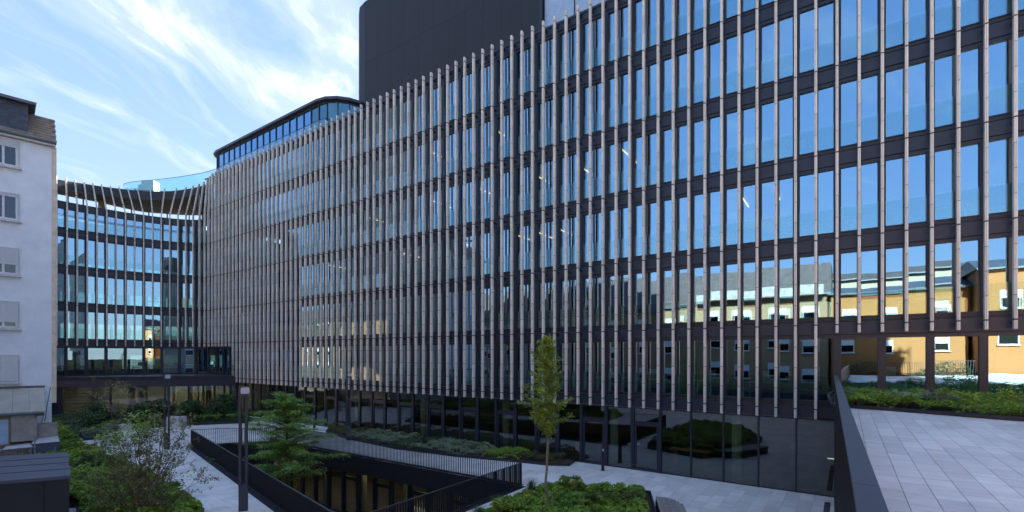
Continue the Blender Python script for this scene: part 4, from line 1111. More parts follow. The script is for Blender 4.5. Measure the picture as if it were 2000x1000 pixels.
# bench-like stone seat along the path
t = empty('stone_bench', 'long pale stone seat slab at the left edge of the path', 'bench', (-25.6, 29.4, 0), math.atan2(-5.0, 5.4))
m = MB(); m.box(-2.0, 2.0, -.25, .45, .0, .42); m.build('block', 'black_metal', t)
for i in range(4): m = MB(); m.box(-2.03+i*1.015, -1.02+i*1.015, -.28, .48, .421, .48); m.build('seat_slab', 'travertine', t)
t = empty('metal_trough', 'small black tilted steel trough at the corner of the path', 'trough', (-29.1, 33.2, 0), math.atan2(-5.0, 5.4))
m = MB(); m.hexa([(-.8, -.2, 0), (.8, -.2, 0), (.8, .2, 0), (-.8, .2, 0), (-.8, -.3, .55), (.6, -.3, .35), (.6, .3, .35), (-.8, .3, .55)]); m.build('body', 'black_metal', t)
m = MB(); m.box(-.85, .65, -.34, -.3, .3, .5); m.build('rim', 'cap_metal', t)
# back bed under the wing
bb = [(-30.9, 34.5), (-31.2, 37.1), (-28.2, 40.3), (-23.3, 42.0), (-23.4, 43.9), (-27.2, 47.9), (-42.2, 45.1), (-42, 40)]
bed('planting_bed', bb, .13, 'back', kz=.17)
ground_cover('ground_cover', bb, .13, 30000, 'leaf_dark', .4, 90, .7, .06, 'dark low ground cover beneath the round shrubs', 'plants')
def round_shrub(x, y, r, h, label, n=5200, mat='leaf_dark'):
    t = empty('round_shrub', label, 'shrub', (x, y, .12), 0, 'dark round shrubs in front of the lobby glass')
    m = MB()
    for i in range(9):
        a = i*.7; e = Vector((math.cos(a)*r*.6, math.sin(a)*r*.6, h*.6)); m.tube([(0, 0, 0), e*.4+Vector((0, 0, .1)), e], [.035, .025, .01], 5)
    m.build('stem', 'bark', t); pts = []
    for i in range(26):
        v = RS.normal(size=3); v /= np.linalg.norm(v); c = np.array([v[0]*r*.62, v[1]*r*.62, h*.5+v[2]*h*.30]); pts.append(clump_pts(c, r*.42*RS.uniform(.7, 1.2), n//26, .85, .6))
    pts = np.vstack(pts); pts = pts[pts[:, 2] > .02]; leaf_mesh('foliage', pts, .075, mat, t, up=.3)
round_shrub(-33.6, 39.2, 1.55, 2.15, 'dark round shrub in front of the louvred lobby glass, the widest')
round_shrub(-31.4, 40.9, 1.15, 1.9, 'dark round shrub partly behind the bare twigs, second from the left')
round_shrub(-31.0, 42.6, 1.1, 2.1, 'dark round shrub left of the far lamp post')
round_shrub(-28.2, 42.5, 1.2, 1.9, 'dark round shrub right of the concrete block')
round_shrub(-26.3, 44.0, 1.45, 2.35, 'tall dark round shrub at the right end below the balcony')
def fern(x, y, z, label, r=.5, n=16, group='bright green ferns'):
    m = MB()
    for i in range(n):
        a = i*2.4+random.uniform(-.3, .3); L = r*random.uniform(.7, 1.15); pr = None
        for k in range(9):
            t_ = k/8; c = Vector((math.cos(a)*L*t_, math.sin(a)*L*t_, r*1.0*math.sin(t_*2.2)*.8)); wd = .09*r/.5*math.sin(math.pi*(.12+.88*t_))+.008
            tn = Vector((-math.sin(a), math.cos(a), 0))
            if pr is not None:
                pc, pw = pr; mid = (pc+c)/2
                m.add([pc, mid+tn*pw+Vector((0, 0, -.02)), c], [(0, 1, 2)]); m.add([pc, c, mid-tn*pw+Vector((0, 0, -.02))], [(0, 1, 2)])
            pr = (c, wd)
    return m.build('fern', 'leaf_fern', loc=(x, y, z), label=label, cat='fern', group=group)
for i, (x, y, lb) in enumerate([(-30.6, 36.2, 'fern by the path left of the small stone block'), (-31.4, 37.9, 'fern at the foot of the widest round shrub'), (-25.6, 41.9, 'fern near the path below the tall right shrub'), (-24.5, 42.4, 'second fern below the tall right shrub'), (-23.9, 43.2, 'fern in front of the balcony corner'), (-26.6, 41.7, 'fern right of the concrete block'), (-23.6, 44.2, 'fern beside the facade end of the back bed')]):
    fern(x, y, .2, 'bright green '+lb, .7)
def block(x, y, w_, d_, h_, label, rz=.15):
    t = empty('concrete_block', label, 'block', (x, y, 0), rz, 'pale concrete blocks by the back bed')
    m = MB(); m.box(-w_/2, w_/2, -d_/2, d_/2, .0, h_/2-.008); m.build('lower_block', 'concrete_block', t)
    m = MB(); m.box(-w_/2, w_/2, -d_/2, d_/2, h_/2+.008, h_); m.build('upper_block', 'concrete_block', t)
block(-27.0, 38.8, 1.25, .8, .98, 'pale two-course concrete block beside the far lamp post')
block(-30.4, 38.0, .75, .6, .5, 'small pale concrete block left of the path')

# upper terrace bed
tb = [W(.35, 19.6), W(-1.2, 19.25), W(-3.3, 18.35), W(-5.5, 17.8), W(-14, 17.5), W(-14, 23.9), W(.6, 23.9)]
bed('planting_bed', tb, 4.22, 'terrace', z0=4.16, kz=4.27)
pl_ = sub(tb, -13, .3)
ground_cover('ground_cover', sub(tb, -2.6, .35), 4.22, 22000, 'leaf_fresh', .42, 80, .4, .035, 'green leafy border along the terrace in front of the wide windows', 'plants')
ground_cover('ground_cover', sub(tb, -7, -2.6), 4.22, 22000, 'leaf_fresh', .40, 90, .4, .035, 'green leafy border at the right edge of the terrace', 'plants')
ground_cover('ground_cover', sub([W(.2, 20.2), W(-4.5, 18.8), W(-4.6, 19.6), W(.2, 21)], -2.8, .2), 4.22, 5000, 'leaf_sage', .5, 30, .3, .03, 'grey green stems along the middle of the terrace border', 'plants')
xy = scatter(sub(tb, -2.6, .2), 260); leaf_mesh('flower_spikes', np.column_stack([xy, 4.6+RS.uniform(0, .22, 260)]), .022, 'flower_violet', label='small violet flower spikes over the terrace border', cat='flowers', kind='stuff')
p = W(-3.4, 19.6)
def leafy(x, y, z, label, r, h, mat, n=900, size=.07, cat='plant', group=None):
    t = empty('leafy_plant', label, cat, (x, y, z), 0, group); m = MB(); pts = []; 
    for i in range(9):
        a = i*2.4; e = Vector((math.cos(a)*r*.8, math.sin(a)*r*.8, h*random.uniform(.6, 1))); m.tube([(0, 0, 0), e*.5+Vector((0, 0, h*.15)), e], [.012, .01, .006], 4)
        pts.append(clump_pts((e.x, e.y, e.z), r*.5, n//9, .75, .05))
    m.build('stem', 'bark_pale', t); leaf_mesh('foliage', np.vstack(pts), size, mat, t, up=.8)
leafy(*W(-2.75, 19.9), 4.25, 'yellow green leafy plant at the terrace border right of the third wide window', .5, .55, 'leaf_yellow', 500, .05)
leafy(*W(-4.2, 19.2), 4.25, 'yellow green leafy plant cut by the right picture edge', .6, .75, 'leaf_yellow', 700, .05)
# lower courtyard greenery
leafy(-8.6, 23.2, ZL, 'bright green bush on the courtyard deck below the feathery tree', .8, 1.7, 'leaf_fern', 2600, .07)
leafy(-7.6, 21.8, ZL, 'second bright green bush on the courtyard deck beside the glazing', .7, 1.2, 'leaf_fern', 2000, .07)
leafy(-2.2, 18.6, ZL, 'green bush low down behind the right courtyard railing', 1.0, 2.6, 'leaf_fresh', 3000, .07)
leafy(-3.4, 17.0, ZL, 'green bush behind the near end of the right courtyard railing', 1.0, 2.8, 'leaf_fresh', 3000, .07)

# ------------------------------------------------------------------ TREES
def limb(m, a, b, r0, r1, n=5, wob=.06, sag=0):
    a, b = Vector(a), Vector(b); L = (b-a).length; pts = []; rad = []
    for i in range(n+1):
        t_ = i/n; p = a.lerp(b, t_)+Vector((random.gauss(0, wob), random.gauss(0, wob), random.gauss(0, wob*.6)))*L*.3*(1 if 0 < i < n else 0)+Vector((0, 0, sag*math.sin(math.pi*t_)*L)); pts.append(p); rad.append(r0+(r1-r0)*t_)
    m.tube(pts, rad, 6); return pts
def locust():
    x, y = -12.35, 26.2; t = empty('feathery_tree', 'feathery tiered green tree rising out of the sunken courtyard', 'tree', (x, y, ZL))
    m = MB(); T = 7.9; limb(m, (0, 0, 0), (.1, 0, 4.0), .10, .075, 6, .02); limb(m, (.1, 0, 4.0), (.15, .1, T-.1), .075, .02, 6, .03); m.build('trunk', 'bark', t)
    br_ = MB(); pts = []; dirs = []
    tiers = []
    for i in range(50):
        z = 3.45+(T-3.6)*(i/49)**.95; f = (z-3.4)/(T-3.4)
        R = (1.0-.2*f)*(2.35*(1-f**2.6)+.5) * random.uniform(.55, 1.12)
        if f < .1: R *= .8
        a = i*2.39996+random.uniform(-.3, .3); e = Vector((.1+math.cos(a)*R, math.sin(a)*R, z+random.uniform(-.05, .35)))
        bp = limb(br_, (.1, 0, z-.25), e, .028, .006, 5, .06, .05)
        for q in bp[1:]:
            w_ = .42*(1-.25*f)*random.uniform(.6, 1.1)
            N_ = 200; pc = np.column_stack([RS.normal(0, w_*.55, N_), RS.normal(0, w_*.55, N_), RS.normal(0, .05, N_)]); pc[:, 2] -= .14*(pc[:, 0]**2+pc[:, 1]**2)/w_
            pts.append(pc+np.array(q)); 
    br_.build('branches', 'bark', t)
    leaf_mesh('foliage', np.vstack(pts), .05, 'leaf_locust', t, up=.9, aspect=.4)
locust()
def slim():
    x, y = 1.22, 16.9; t = empty('slim_tree', 'slim upright young tree with yellow green crown and bare lower trunk', 'tree', (x, y, .25))
    m = MB(); limb(m, (0, 0, 0), (.04, 0, 2.9), .055, .042, 7, .03); m.build('trunk', 'bark_pale', t)
    br_ = MB(); limb(br_, (0, 0, 2.9), (.02, 0, 6.1), .04, .008, 8, .02); pts = []
    for i in range(64):
        f = i/63; z = 2.75+f*3.3; R = float(np.interp(f, [0, .1, .3, .5, .7, .88, 1], [.5, .86, .98, .72, .5, .34, .12]))*random.uniform(.45, 1.15)
        a = i*2.39996; e = Vector((math.cos(a)*R, math.sin(a)*R, z+.25+.35*(1-f)*random.random())); bp = limb(br_, (0, 0, z), e, .014, .004, 4, .05)
        for q in bp[1:]: pts.append(clump_pts(tuple(q), .16, 24, .6, .1))
    br_.build('branches', 'bark_pale', t); leaf_mesh('foliage', np.vstack(pts), .045, 'leaf_yellow', t, up=.3, aspect=.5)
    m = MB()
    pts2 = np.vstack(pts); idx = RS.permutation(len(pts2))[:2600]; leaf_mesh('inner_foliage', pts2[idx]*np.array([.9, .9, 1])+RS.normal(0, .03, (2600, 3)), .042, 'leaf_fresh', t, up=.3, aspect=.5)
slim()
def bare_shrub():
    x, y = -12.7, 16.6; t = empty('bare_shrub', 'open multi-stemmed shrub with sparse brownish leaves in front of the path', 'shrub', (x, y, .1))
    m = MB(); pts = []; tw = MB()
    tips = [(-1.55, 0, 3.3), (-1.7, .3, 2.4), (-1.0, -.2, 4.35), (-.6, .3, 3.4), (-.2, 0, 4.7), (.1, .2, 3.6), (.35, -.2, 3.0), (.9, .1, 3.5), (1.35, .2, 3.3), (1.6, 0, 2.5), (1.2, -.4, 2.2), (-1.3, -.4, 1.6), (.6, .5, 4.0), (-.8, .6, 2.9), (1.9, .3, 1.5), (-2.0, 0, 1.7), (1.1, .5, 2.9), (0, -.5, 2.6)]
    for i, tp_ in enumerate(tips):
        st = (random.uniform(-.15, .15), random.uniform(-.15, .15), 0); L = Vector(tp_).length
        bp = limb(m, st, tp_, .024, .005, 8, .05, .03)
        for q in bp[2:]:
            for k in range(3):
                d = Vector((random.gauss(0, .35), random.gauss(0, .35), random.gauss(.12, .3))); e = q+d*1.1; tb_ = limb(tw, q, e, .006, .002, 3, .08)
                dn = random.choice([3, 5, 9, 14]) if q.z > 1.2 else 10
                for z_ in tb_[1:]: pts.append(clump_pts(tuple(z_), .12, dn, 1, .1))
    m.build('stem', 'bark', t); tw.build('twigs', 'bark', t)
    P_ = np.vstack(pts); leaf_mesh('foliage', P_, .038, 'leaf_rust', t, up=.1, aspect=.55)
    a = clump_pts((-.1, .1, 3.3), .6, 500, 1.1, .1); b = clump_pts((-1.0, 0, 2.9), .5, 320, 1, .1); leaf_mesh('darker_foliage', np.vstack([a, b]), .05, 'leaf_locust', t, up=.1)
bare_shrub()

# ------------------------------------------------------------------ WHITE APARTMENT HOUSE (left)
cor = Vector((-26.05, 27.5)); fu = Vector((-.69, -.724)).normalized(); fin_n = Vector((.724, -.69)).normalized()   # fu: along the facade towards the camera; fin_n: outwards
hang = math.atan2(-fu.y, -fu.x)      # local +x runs from near-left to the far right corner; corner at x=0; local -y outwards
hs = empty('apartment_house', 'white rendered apartment house with roller shutters at the left edge', 'house', (cor.x, cor.y, 0), hang)
m = MB(); m.box(-9, -.10, 0, 8, 0, 17.7); m.build('wall', 'stucco', hs)
m = MB(); m.box(-.098, .10, .03, 8.05, 3.2, 17.75); m.build('gable_strip', 'gable', hs)
m = MB(); m.box(-9, .05, -.28, 0.0, 17.72, 17.86); m.build('eaves', 'sill_stone', hs)
m = MB(); m.tube([(-9, -.33, 17.88), (.08, -.33, 17.88)], .075, 8); m.build('gutter', 'gutter', hs)
m = MB(); m.hexa([(-9, -.3, 17.9), (.08, -.3, 17.9), (.08, 8, 17.9), (-9, 8, 17.9), (-9, 1.35, 19.75), (.08, 1.35, 19.75), (.08, 6, 19.75), (-9, 6, 19.75)]); rf = m.build('roof', 'roof_sheet', hs)
for r in range(9):
    for c_ in range(9):
        f0 = r/9; y0 = -.3+1.65*f0; z0 = 17.9+1.85*f0; f1 = (r+1)/9; y1 = -.3+1.65*f1; z1 = 17.9+1.85*f1; x1 = .1-c_*.36-(r % 2)*.18; x0 = x1-.35
        m = MB(); m.hexa([(x0, y0-.03, z0+.02), (x1, y0-.03, z0+.02), (x1, y1-.01, z1), (x0, y1-.01, z1), (x0, y0-.035, z0+.045), (x1, y0-.035, z0+.045), (x1, y1-.01, z1+.02), (x0, y1-.01, z1+.02)]); m.build('roof_tile', 'roof_sheet', rf)
# dormer
dm = MB(); dm.box(-4.2, -1.05, -.05, 3, 18.15, 19.75); dormer = dm.build('dormer', 'slate', hs)
for r in range(10):
    for c_ in range(5):
        x1 = -1.05-c_*.24-(r % 2)*.12; z0 = 18.2+r*.155
        m = MB(); m.hexa([(x1-.235, -.07, z0), (x1, -.07, z0), (x1, -.05, z0), (x1-.235, -.05, z0), (x1-.235, -.055, z0+.15), (x1, -.055, z0+.15), (x1, -.05, z0+.15), (x1-.235, -.05, z0+.15)]); m.build('shingle', 'slate', dormer)
m = MB(); m.hexa([(-4.3, -.35, 19.72), (-.75, -.35, 19.72), (-.75, 3, 19.95), (-4.3, 3, 19.95), (-4.3, -.38, 19.86), (-.72, -.38, 19.86), (-.72, 3, 20.1), (-4.3, 3, 20.1)]); m.build('dormer_roof', 'gutter', hs)
m = MB(); m.box(-3.2, -2.28, -.10, -.02, 18.35, 19.65); dw = m.build('dormer_window', 'pvc', hs); m = MB(); m.box(-3.1, -2.38, -.115, -.105, 18.45, 19.55); m.build('shutter', 'shutter', dw)
rows = [(334, .30, False), (436, .12, False), (540, .62, False), (642, .80, True), (744, 1.0, False)]
for (ys, sh, lace) in rows:
    zs = EYE+(694-ys)*26.9/944; x0, x1 = -2.55, -1.42; Hh = 1.42
    w_ = MB(); w_.box(x0, x1, -.012, .02, zs, zs+Hh); wo_ = w_.build('window', 'pvc', hs)
    g = MB(); g.box(x0+.08, x1-.10, -.03, -.014, zs+.08, zs+Hh-.08); g.build('pane', 'house_glass', wo_)
    c_ = MB(); c_.box(x0+.03, x0+.11, -.035, -.013, zs+.03, zs+Hh-.03); c_.box(x1-.11, x1-.03, -.035, -.013, zs+.03, zs+Hh-.03); c_.box(x0+.11, x1-.11, -.035, -.013, zs+.03, zs+.10); c_.box(-2.04, -1.95, -.035, -.013, zs+.1, zs+Hh-.03); c_.build('casement', 'pvc', wo_)
    r_ = MB()
    nsl = int(Hh*sh/.055)
    for q in range(nsl): r_.hexa([(x0+.01, -.075, zs+Hh-.055*(q+1)), (x1-.01, -.075, zs+Hh-.055*(q+1)), (x1-.01, -.04, zs+Hh-.055*(q+1)), (x0+.01, -.04, zs+Hh-.055*(q+1)), (x0+.01, -.062, zs+Hh-.055*q-.006), (x1-.01, -.062, zs+Hh-.055*q-.006), (x1-.01, -.04, zs+Hh-.055*q-.006), (x0+.01, -.04, zs+Hh-.055*q-.006)])
    if nsl: r_.build('roller_shutter', 'shutter', wo_)
    f_ = MB(); f_.box(x0-.03, x0, -.09, .0, zs, zs+Hh+.03); f_.box(x1, x1+.03, -.09, .0, zs, zs+Hh+.03); f_.box(x0, x1, -.09, 0, zs+Hh, zs+Hh+.03); f_.build('surround', 'sill_stone', wo_)
    s_ = MB(); s_.hexa([(x0-.12, -.22, zs-.12), (x1+.12, -.22, zs-.12), (x1+.12, 0, zs-.12), (x0-.12, 0, zs-.12), (x0-.12, -.22, zs-.035), (x1+.12, -.22, zs-.035), (x1+.12, 0, zs-.005), (x0-.12, 0, zs-.005)]); s_.build('sill', 'sill_stone', wo_)
# lean-to, broken walls and yard clutter at its foot
lt = empty('lean_to', 'shabby lean-to with sloping beige sheet roof against the white house', 'shed', (cor.x, cor.y, 0), hang)
zt0, zt1 = 4.05, 2.85
for i in range(5):
    x1 = -.42-i*.62; x0 = x1-.612; m = MB(); m.hexa([(x0, -1.5, zt1), (x1, -1.5, zt1), (x1, -.03, zt0), (x0, -.03, zt0), (x0, -1.52, zt1+.05), (x1, -1.52, zt1+.05), (x1, -.03, zt0+.05), (x0, -.03, zt0+.05)]); m.build('roof_sheet', 'awning', lt)
m = MB(); m.box(-6, -.38, -.06, -.001, zt0+.052, zt0+.16); m.build('flashing', 'gutter', lt)
m = MB(); m.tube([(-6, -1.6, zt1-.04), (-.5, -1.6, zt1-.04)], .065, 8); m.build('gutter', 'gutter', lt)
m = MB(); m.box(-.85, -.5, -1.56, -1.42, zt1-.2, zt1-.02); m.build('beam_end', 'bark', lt)
m = MB(); m.box(-1.72, -.82, -1.40, -1.30, 1.35, zt1-.12); m.build('rendered_wall', 'render_old', lt)
m = MB(); m.box(-.84, -.74, -1.38, -.1, 1.35, zt1-.1); m.build('side_wall', 'render_old', lt)
m = MB(); m.box(-6, -1.74, -1.38, -1.30, 1.18, 1.26); m.box(-6, -1.74, -1.38, -1.30, zt1-.28, zt1-.2)
for xx in (-1.78, -2.28, -2.9): m.box(xx-.025, xx+.025, -1.38, -1.3, 1.26, zt1-.28)
wf = m.build('window', 'brown_render', lt)
for a, b in ((-2.25, -1.81), (-2.87, -2.31)): m = MB(); m.box(a, b, -1.35, -1.33, 1.27, zt1-.29); m.build('pane', 'frosted', wf)
m = MB(); m.box(-6, -.9, -1.25, 0, 1.0, 1.18); m.build('base_slab', 'render_old', lt)
gw = empty('broken_brick_wall', 'crumbling old brick wall below the lean-to window', 'wall', (cor.x, cor.y, 0), hang)
m = MB(); m.box(-6, -.95, -1.62, -1.45, 0, 1.05); m.build('backing', 'render_old', gw)
for r in range(9):
    for c_ in range(14):
        if random.random() < .12: continue
        x1 = -.97-c_*.225-(r % 2)*.11; z0 = .08+r*.105; pr_ = random.uniform(0, .03); m = MB(); m.box(x1-.21, x1, -1.66-pr_, -1.621, z0, z0+.09); m.build('brick', 'brick_old', gw)
m = MB(); m.hexa([(-2.0, -1.75, 1.06), (-.9, -1.75, 1.06), (-.9, -1.2, 1.06), (-2.0, -1.2, 1.06), (-1.9, -1.65, 1.17), (-1.0, -1.7, 1.14), (-1.0, -1.25, 1.2), (-1.9, -1.2, 1.16)]); m.build('rubble_top', 'concrete_block', gw)
bp_ = empty('blue_rendered_pier', 'dark blue rendered pier with whitish broken top at the house corner', 'wall', (cor.x, cor.y, 0), hang)
m = MB(); m.box(-.93, .12, -1.75, -.05, 0, 1.2); m.build('pier', 'blue_plaster', bp_)
m = MB(); m.hexa([(-.95, -1.78, 1.2), (.14, -1.78, 1.2), (.14, -.05, 1.2), (-.95, -.05, 1.2), (-.9, -1.7, 1.27), (.1, -1.72, 1.31), (.1, -.1, 1.5), (-.9, -.1, 1.5)]); m.build('broken_top', 'concrete_block', bp_)
m = MB(); m.box(-.72, .10, -.9, -.03, 1.4, 2.1); m.build('old_render', 'render_old', bp_)
sf = empty('scaffold_frame', 'grey tubular scaffold railing standing in front of the broken brick wall', 'scaffold', (cor.x, cor.y, 0), hang)
for xx in (-.85, -1.0, -2.2, -2.75): m = MB(); m.tube([(xx, -2.2, 0), (xx, -2.2, 1.45 if xx != -1.0 else 1.1)], .028, 6); m.build('post', 'scaffold', sf)
for zz in (1.1, .62, .2): m = MB(); m.tube([(-3.6, -2.2, zz), (-.8, -2.2, zz)], .022, 6); m.build('rail', 'scaffold', sf)
m = MB(); m.tube([(-.25, -2.1, 0), (-.05, -1.95, .95)], .03, 6); m.build('brace', 'scaffold', sf)
m = MB(); N_ = 9; V = [(-3.4+1.1*i/N_+random.gauss(0, .03), -1.9-.3*(j/N_)+random.gauss(0, .05), 1.25-1.25*(j/N_)*(1-.15*i/N_)-.3*(i/N_)) for j in range(N_+1) for i in range(N_+1)]
m.add(V, [(j*(N_+1)+i, j*(N_+1)+i+1, (j+1)*(N_+1)+i+1, (j+1)*(N_+1)+i) for j in range(N_) for i in range(N_)])
m.build('tarpaulin', 'plastic_black', loc=(cor.x, cor.y, 0), label='crumpled black plastic sheet hanging beside the broken brick wall', cat='tarpaulin').rotation_euler = (0, 0, hang)
mj = MB(); mj.tube([(-.55, -.05, 3.3), (-.42, -.05, 2.6), (-.5, -.06, 2.2), (-.62, -.06, 1.9), (-.6, -.06, 1.5)], .012, 4); mj.tube([(-.15, -.03, 4.1), (-.3, -.03, 3.0), (-.38, -.05, 2.2)], .012, 4)
mj.build('cable', 'plastic_black', hs)

# dark clad enclosure bottom left
bx = empty('metal_enclosure', 'dark grey metal clad box with a flat seamed top in the lower left corner', 'enclosure', (-15.05, 14.2, 0))
def rel(p): return (p[0]+15.05, p[1]-14.2)
tp = [(-21.6, 16.65), (-17.0, 18.5), (-13.6, 14.9), (-18.1, 12.75)]
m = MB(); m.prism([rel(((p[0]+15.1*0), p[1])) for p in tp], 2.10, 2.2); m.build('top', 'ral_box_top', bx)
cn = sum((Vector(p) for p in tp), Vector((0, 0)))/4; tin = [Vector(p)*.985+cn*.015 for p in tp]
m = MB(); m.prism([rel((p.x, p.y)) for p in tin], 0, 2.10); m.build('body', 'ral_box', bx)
for f in (.25, .5, .75):
    a = Vector(tp[1]).lerp(Vector(tp[2]), f); b = Vector(tp[0]).lerp(Vector(tp[3]), f); m = MB(); m.bar((*rel(a), 2.205), (*rel(b), 2.205), .025, .012); m.build('seam', 'ral_box', bx)
for f in (.12, .38, .62, .86):
    a = tin[2].lerp(tin[3], f); e_ = (tin[2]-tin[3]).normalized(); n_ = Vector((e_.y, -e_.x)); a = a+n_*.004
    m = MB(); m.bar((*rel(a), 0), (*rel(a), 2.08), .02, .02); m.build('panel_joint', 'black_metal', bx)
m = MB(); m.hexa([(-20.2, 17.0, 2.2), (-18.3, 16.2, 2.2), (-18.1, 16.7, 2.2), (-20, 17.6, 2.2), (-20.2, 17.1, 2.75), (-18.6, 16.6, 2.6), (-18.5, 16.8, 2.6), (-20, 17.5, 2.8)])
m.build('stone_coping', 'brick_old', label='rough brown stone coping behind the metal enclosure at the left edge', cat='wall')

# ------------------------------------------------------------------ what stands behind the camera and shows in the glass
bwl = empty('garden_wall', 'dark garden wall with a clipped hedge at the rear of the plaza, seen reflected', 'wall', (*W(16, -5), 0))
m = MB(); a, b = Vector(W(.5, -4.5)), Vector(W(34, -4.5)); o_ = Vector(W(16, -5))
m.prism([tuple(a-o_), tuple(b-o_), tuple(Vector(W(34, -5))-o_), tuple(Vector(W(.5, -5))-o_)], 0, 2.3); m.build('wall_panel', 'black_metal', bwl)
hp = [W(.5, -5), W(34, -5), W(34, -6.3), W(.5, -6.3)]
xy = scatter(hp, 16000); leaf_mesh('hedge', np.column_stack([xy, RS.uniform(1.2, 3.1, 16000)+.25*np.sin(xy[:, 0]*2)]), .09, 'leaf_dark', label='dark hedge behind the garden wall, seen reflected', cat='hedge', kind='stuff')
def house(s0, s1, q, z1, mat, label, roof=None, zr=0, setb=2.5, wins=(), shut='pvc', group=None, dep=9):
    ang = math.atan2(-Dd.y, -Dd.x)+math.pi; o0 = Vector(W(s0, q)); t = empty('reflected_house', label, 'house', (o0.x, o0.y, 0), ang)
    Wd = s1-s0    # local x = +s, local y = -n  (away from the office)
    m = MB(); m.box(0, Wd, 0, dep, 0, z1); m.build('wall', mat, t)
    if roof: m = MB(); m.hexa([(-.3, -.4, z1), (Wd+.3, -.4, z1), (Wd+.3, dep, z1), (-.3, dep, z1), (-.3, setb, z1+zr), (Wd+.3, setb, z1+zr), (Wd+.3, dep-setb, z1+zr), (-.3, dep-setb, z1+zr)]); m.build('roof', roof, t); m = MB(); m.box(-.3, Wd+.3, -.5, -.38, z1-.12, z1+.02); m.build('gutter', 'gutter', t)
    for (x, z, w_, h_) in wins:
        f = MB(); f.box(x-w_/2-.08, x+w_/2+.08, -.05, .0, z-.08, z+h_+.08); wo = f.build('window', 'sill_stone', t)
        g = MB(); g.box(x-w_/2, x+w_/2, -.065, -.052, z, z+h_*.55); g.build('pane', 'house_glass', wo)
        g = MB(); g.box(x-w_/2, x+w_/2, -.08, -.052, z+h_*.56, z+h_); g.build('roller_shutter', 'shutter', wo)
        g = MB(); g.box(x-w_/2-.15, x+w_/2+.15, -.2, -.051, z-.16, z-.081); g.build('sill', 'sill_stone', wo)
    return t
def grid(xs, zs, w_=1.1, h_=1.3): return [(x, z, w_, h_) for x in xs for z in zs]
house(-9, 1.2, -10, 12.0, 'orange_render', 'orange rendered apartment house with few white windows, reflected in the right windows', 'roof_zinc', 1.0, 3.0, grid([1.8, 5.6, 8.8], [6.3, 9.3], .95, 1.1))
house(-26, -9.3, -7, 13.0, 'orange_render', 'larger orange rendered house reflected at the far right', 'roof_zinc', 1.1, 3.0, grid([8.5, 15], [6.6, 9.8]))
house(-30, 6, -22, 15.0, 'roof_cream', 'long cream building behind the orange houses', 'roof_dark', 1.0, 2.0, ())
wh = house(1.5, 14.5, -10.5, 12.2, 'white_render', 'cream apartment house with long white balcony, reflected above the plaza', 'roof_dark', 3.4, 2.2, grid([1.6, 4.6, 8.0, 11.2], [3.4, 6.4, 9.6], 1.5, 1.25))
m = MB(); m.box(.3, 12.6, -1.2, -1.12, 12.2, 13.0); m.build('balcony_front', 'render_old', wh); m = MB(); m.box(.3, 12.6, -1.2, -.01, 12.02, 12.19); m.build('balcony_slab', 'render_old', wh)
house(15, 27, -9.8, 11.6, 'brown_render', 'brown apartment house with steep dark roof, reflected beside the cream one', 'roof_dark', 4.4, 4.2, grid([2, 5.5, 9], [2.8, 6, 8.9]))
house(27.5, 35, -12, 14.5, 'white_render', 'narrow cream house between brown houses, reflected', 'roof_zinc', 2.0, 3, grid([1.8, 5.2], [3, 6.2, 9.4, 12]))
house(35.5, 52, -11, 11.5, 'grey_render', 'grey apartment house with dark roof, reflected near the middle', 'roof_dark', 4.6, 4.2, grid([2, 6, 10, 14], [3, 6, 9]))
house(52.5, 70, -14, 14.0, 'orange_render', 'ochre apartment house reflected towards the left', 'roof_dark', 3.0, 4, grid([2, 6, 10, 14], [3, 6, 9, 12]))
house(70.5, 96, -16, 13.5, 'white_render', 'pale apartment house at the far left of the reflected street', 'roof_dark', 3.6, 4, grid([3, 8, 13, 18, 23], [3, 6, 9, 12]))
house(97, 130, -18, 13.5, 'brown_render', 'dark brown house closing the reflected street', 'roof_dark', 3.6, 4, grid([3, 8, 13, 18, 23], [3, 6, 9, 12]))
# far skyline beyond the wing, seen only through its rooms
for i, (x, y, w_, h_) in enumerate([(-95, 100, 22, 6.5), (-72, 112, 18, 8.2), (-50, 118, 20, 6.8), (-120, 92, 20, 8.0)]):
    t = empty('distant_house', ['low pale distant house seen through the wing, left', 'taller distant house seen through the wing', 'low distant house seen through the wing near the corner', 'farthest left distant house seen through the wing'][i], 'house', (x, y, 0), .6)
    m = MB(); m.box(-w_/2, w_/2, 0, 8, 0, h_); m.build('wall', 'white_render', t); m = MB(); m.hexa([(-w_/2-.3, -.3, h_), (w_/2+.3, -.3, h_), (w_/2+.3, 8.3, h_), (-w_/2-.3, 8.3, h_), (-w_/2, 4, h_+2.2), (w_/2, 4, h_+2.2), (w_/2, 4.1, h_+2.2), (-w_/2, 4.1, h_+2.2)]); m.build('roof', 'roof_dark', t)

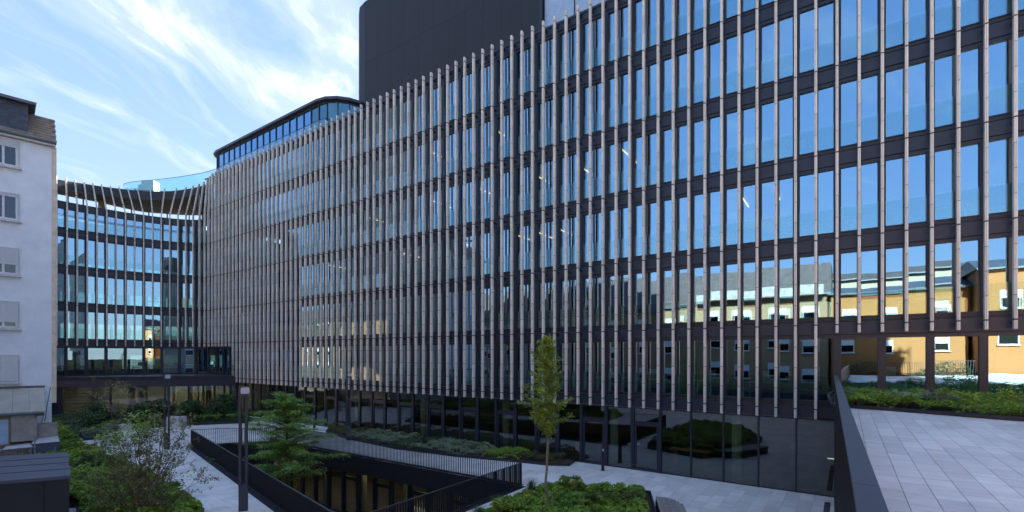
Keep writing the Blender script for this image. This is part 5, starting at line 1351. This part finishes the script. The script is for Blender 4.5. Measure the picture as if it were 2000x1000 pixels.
ga_, gb_ = Vector(W(.5, -8)), Vector(W(-22, -8))
railing('garden_railing', 'brown bar railing on the far side of the upper terrace, seen reflected', [ga_, gb_], 4.1, 1.3, spacing=.16, bar=(.03, .03), nmax=0, cap_mat='bark')
xy = scatter([W(.5, -8.2), W(-22, -8.2), W(-22, -9.4), W(.5, -9.4)], 6000); leaf_mesh('hedge', np.column_stack([xy, 4.1+RS.uniform(0, 1.1, 6000)*(.6+.5*np.sin(xy[:, 0]*1.3))]), .08, 'leaf_dark', label='loose low hedge on the far side of the terrace, seen reflected', cat='hedge', kind='stuff')

# fallen leaves along the kerbs and in the corners of the paving
lit = []
for poly, n in ((lbed, 260), (isl, 150), (strip, 150)):
    pv = [Vector(p) for p in poly]
    for i in range(n):
        k = random.randrange(len(pv)); a, b = pv[k], pv[(k+1) % len(pv)]; c = sum(pv, Vector((0, 0)))/len(pv); q = a.lerp(b, random.random()); o_ = (q-c).normalized()*(.1+abs(random.gauss(0, .45))); q = q+o_
        if not inside([tuple(v) for v in void], np.array([[q.x, q.y]]))[0]: lit.append((q.x, q.y, .012))
leaf_mesh('fallen_leaves', np.array(lit), .035, 'leaf_rust', up=4, label='few dry fallen leaves scattered along the plaza kerbs', cat='leaves', kind='stuff')

G_ = 'single leafy plants rising from the ground cover'
for i, (x, y, r, h, mt, lb) in enumerate([(3.9, 18.9, .5, .75, 'leaf_fresh', 'tall leafy plant at the far right of the island bed'), (2.4, 19.8, .45, .8, 'leaf_yellow', 'yellowish leafy plant at the top of the island bed'),
        (-.2, 16.6, .5, .8, 'leaf_yellow', 'yellow green plant at the bottom left of the island bed near the trunk'), (4.4, 17.9, .4, .6, 'leaf_olive', 'olive plant by the right kerb of the island bed'), (1.9, 17.3, .5, .7, 'leaf_fern', 'light green plant just right of the slim trunk'),
        (-27.8, 32.6, .6, .9, 'leaf_dark', 'dark leafy plant at the upper end of the left bed'), (-20.4, 24.6, .7, .9, 'leaf_fern', 'light leafy plant halfway down the left bed'), (-16.6, 20.9, .6, 1.0, 'leaf_olive', 'olive plant behind the left side of the bare shrub'), (-22.7, 26.0, .6, .8, 'leaf_yellow', 'yellow green plant in the left bed beside the stone seat'), (-14.4, 18.9, .6, .9, 'leaf_fresh', 'fresh green plant below the bare shrub')]):
    leafy(x, y, .3 if x > -5 else .15, lb, r*.9, h*.72, mt, 520, .075, 'plant', None)
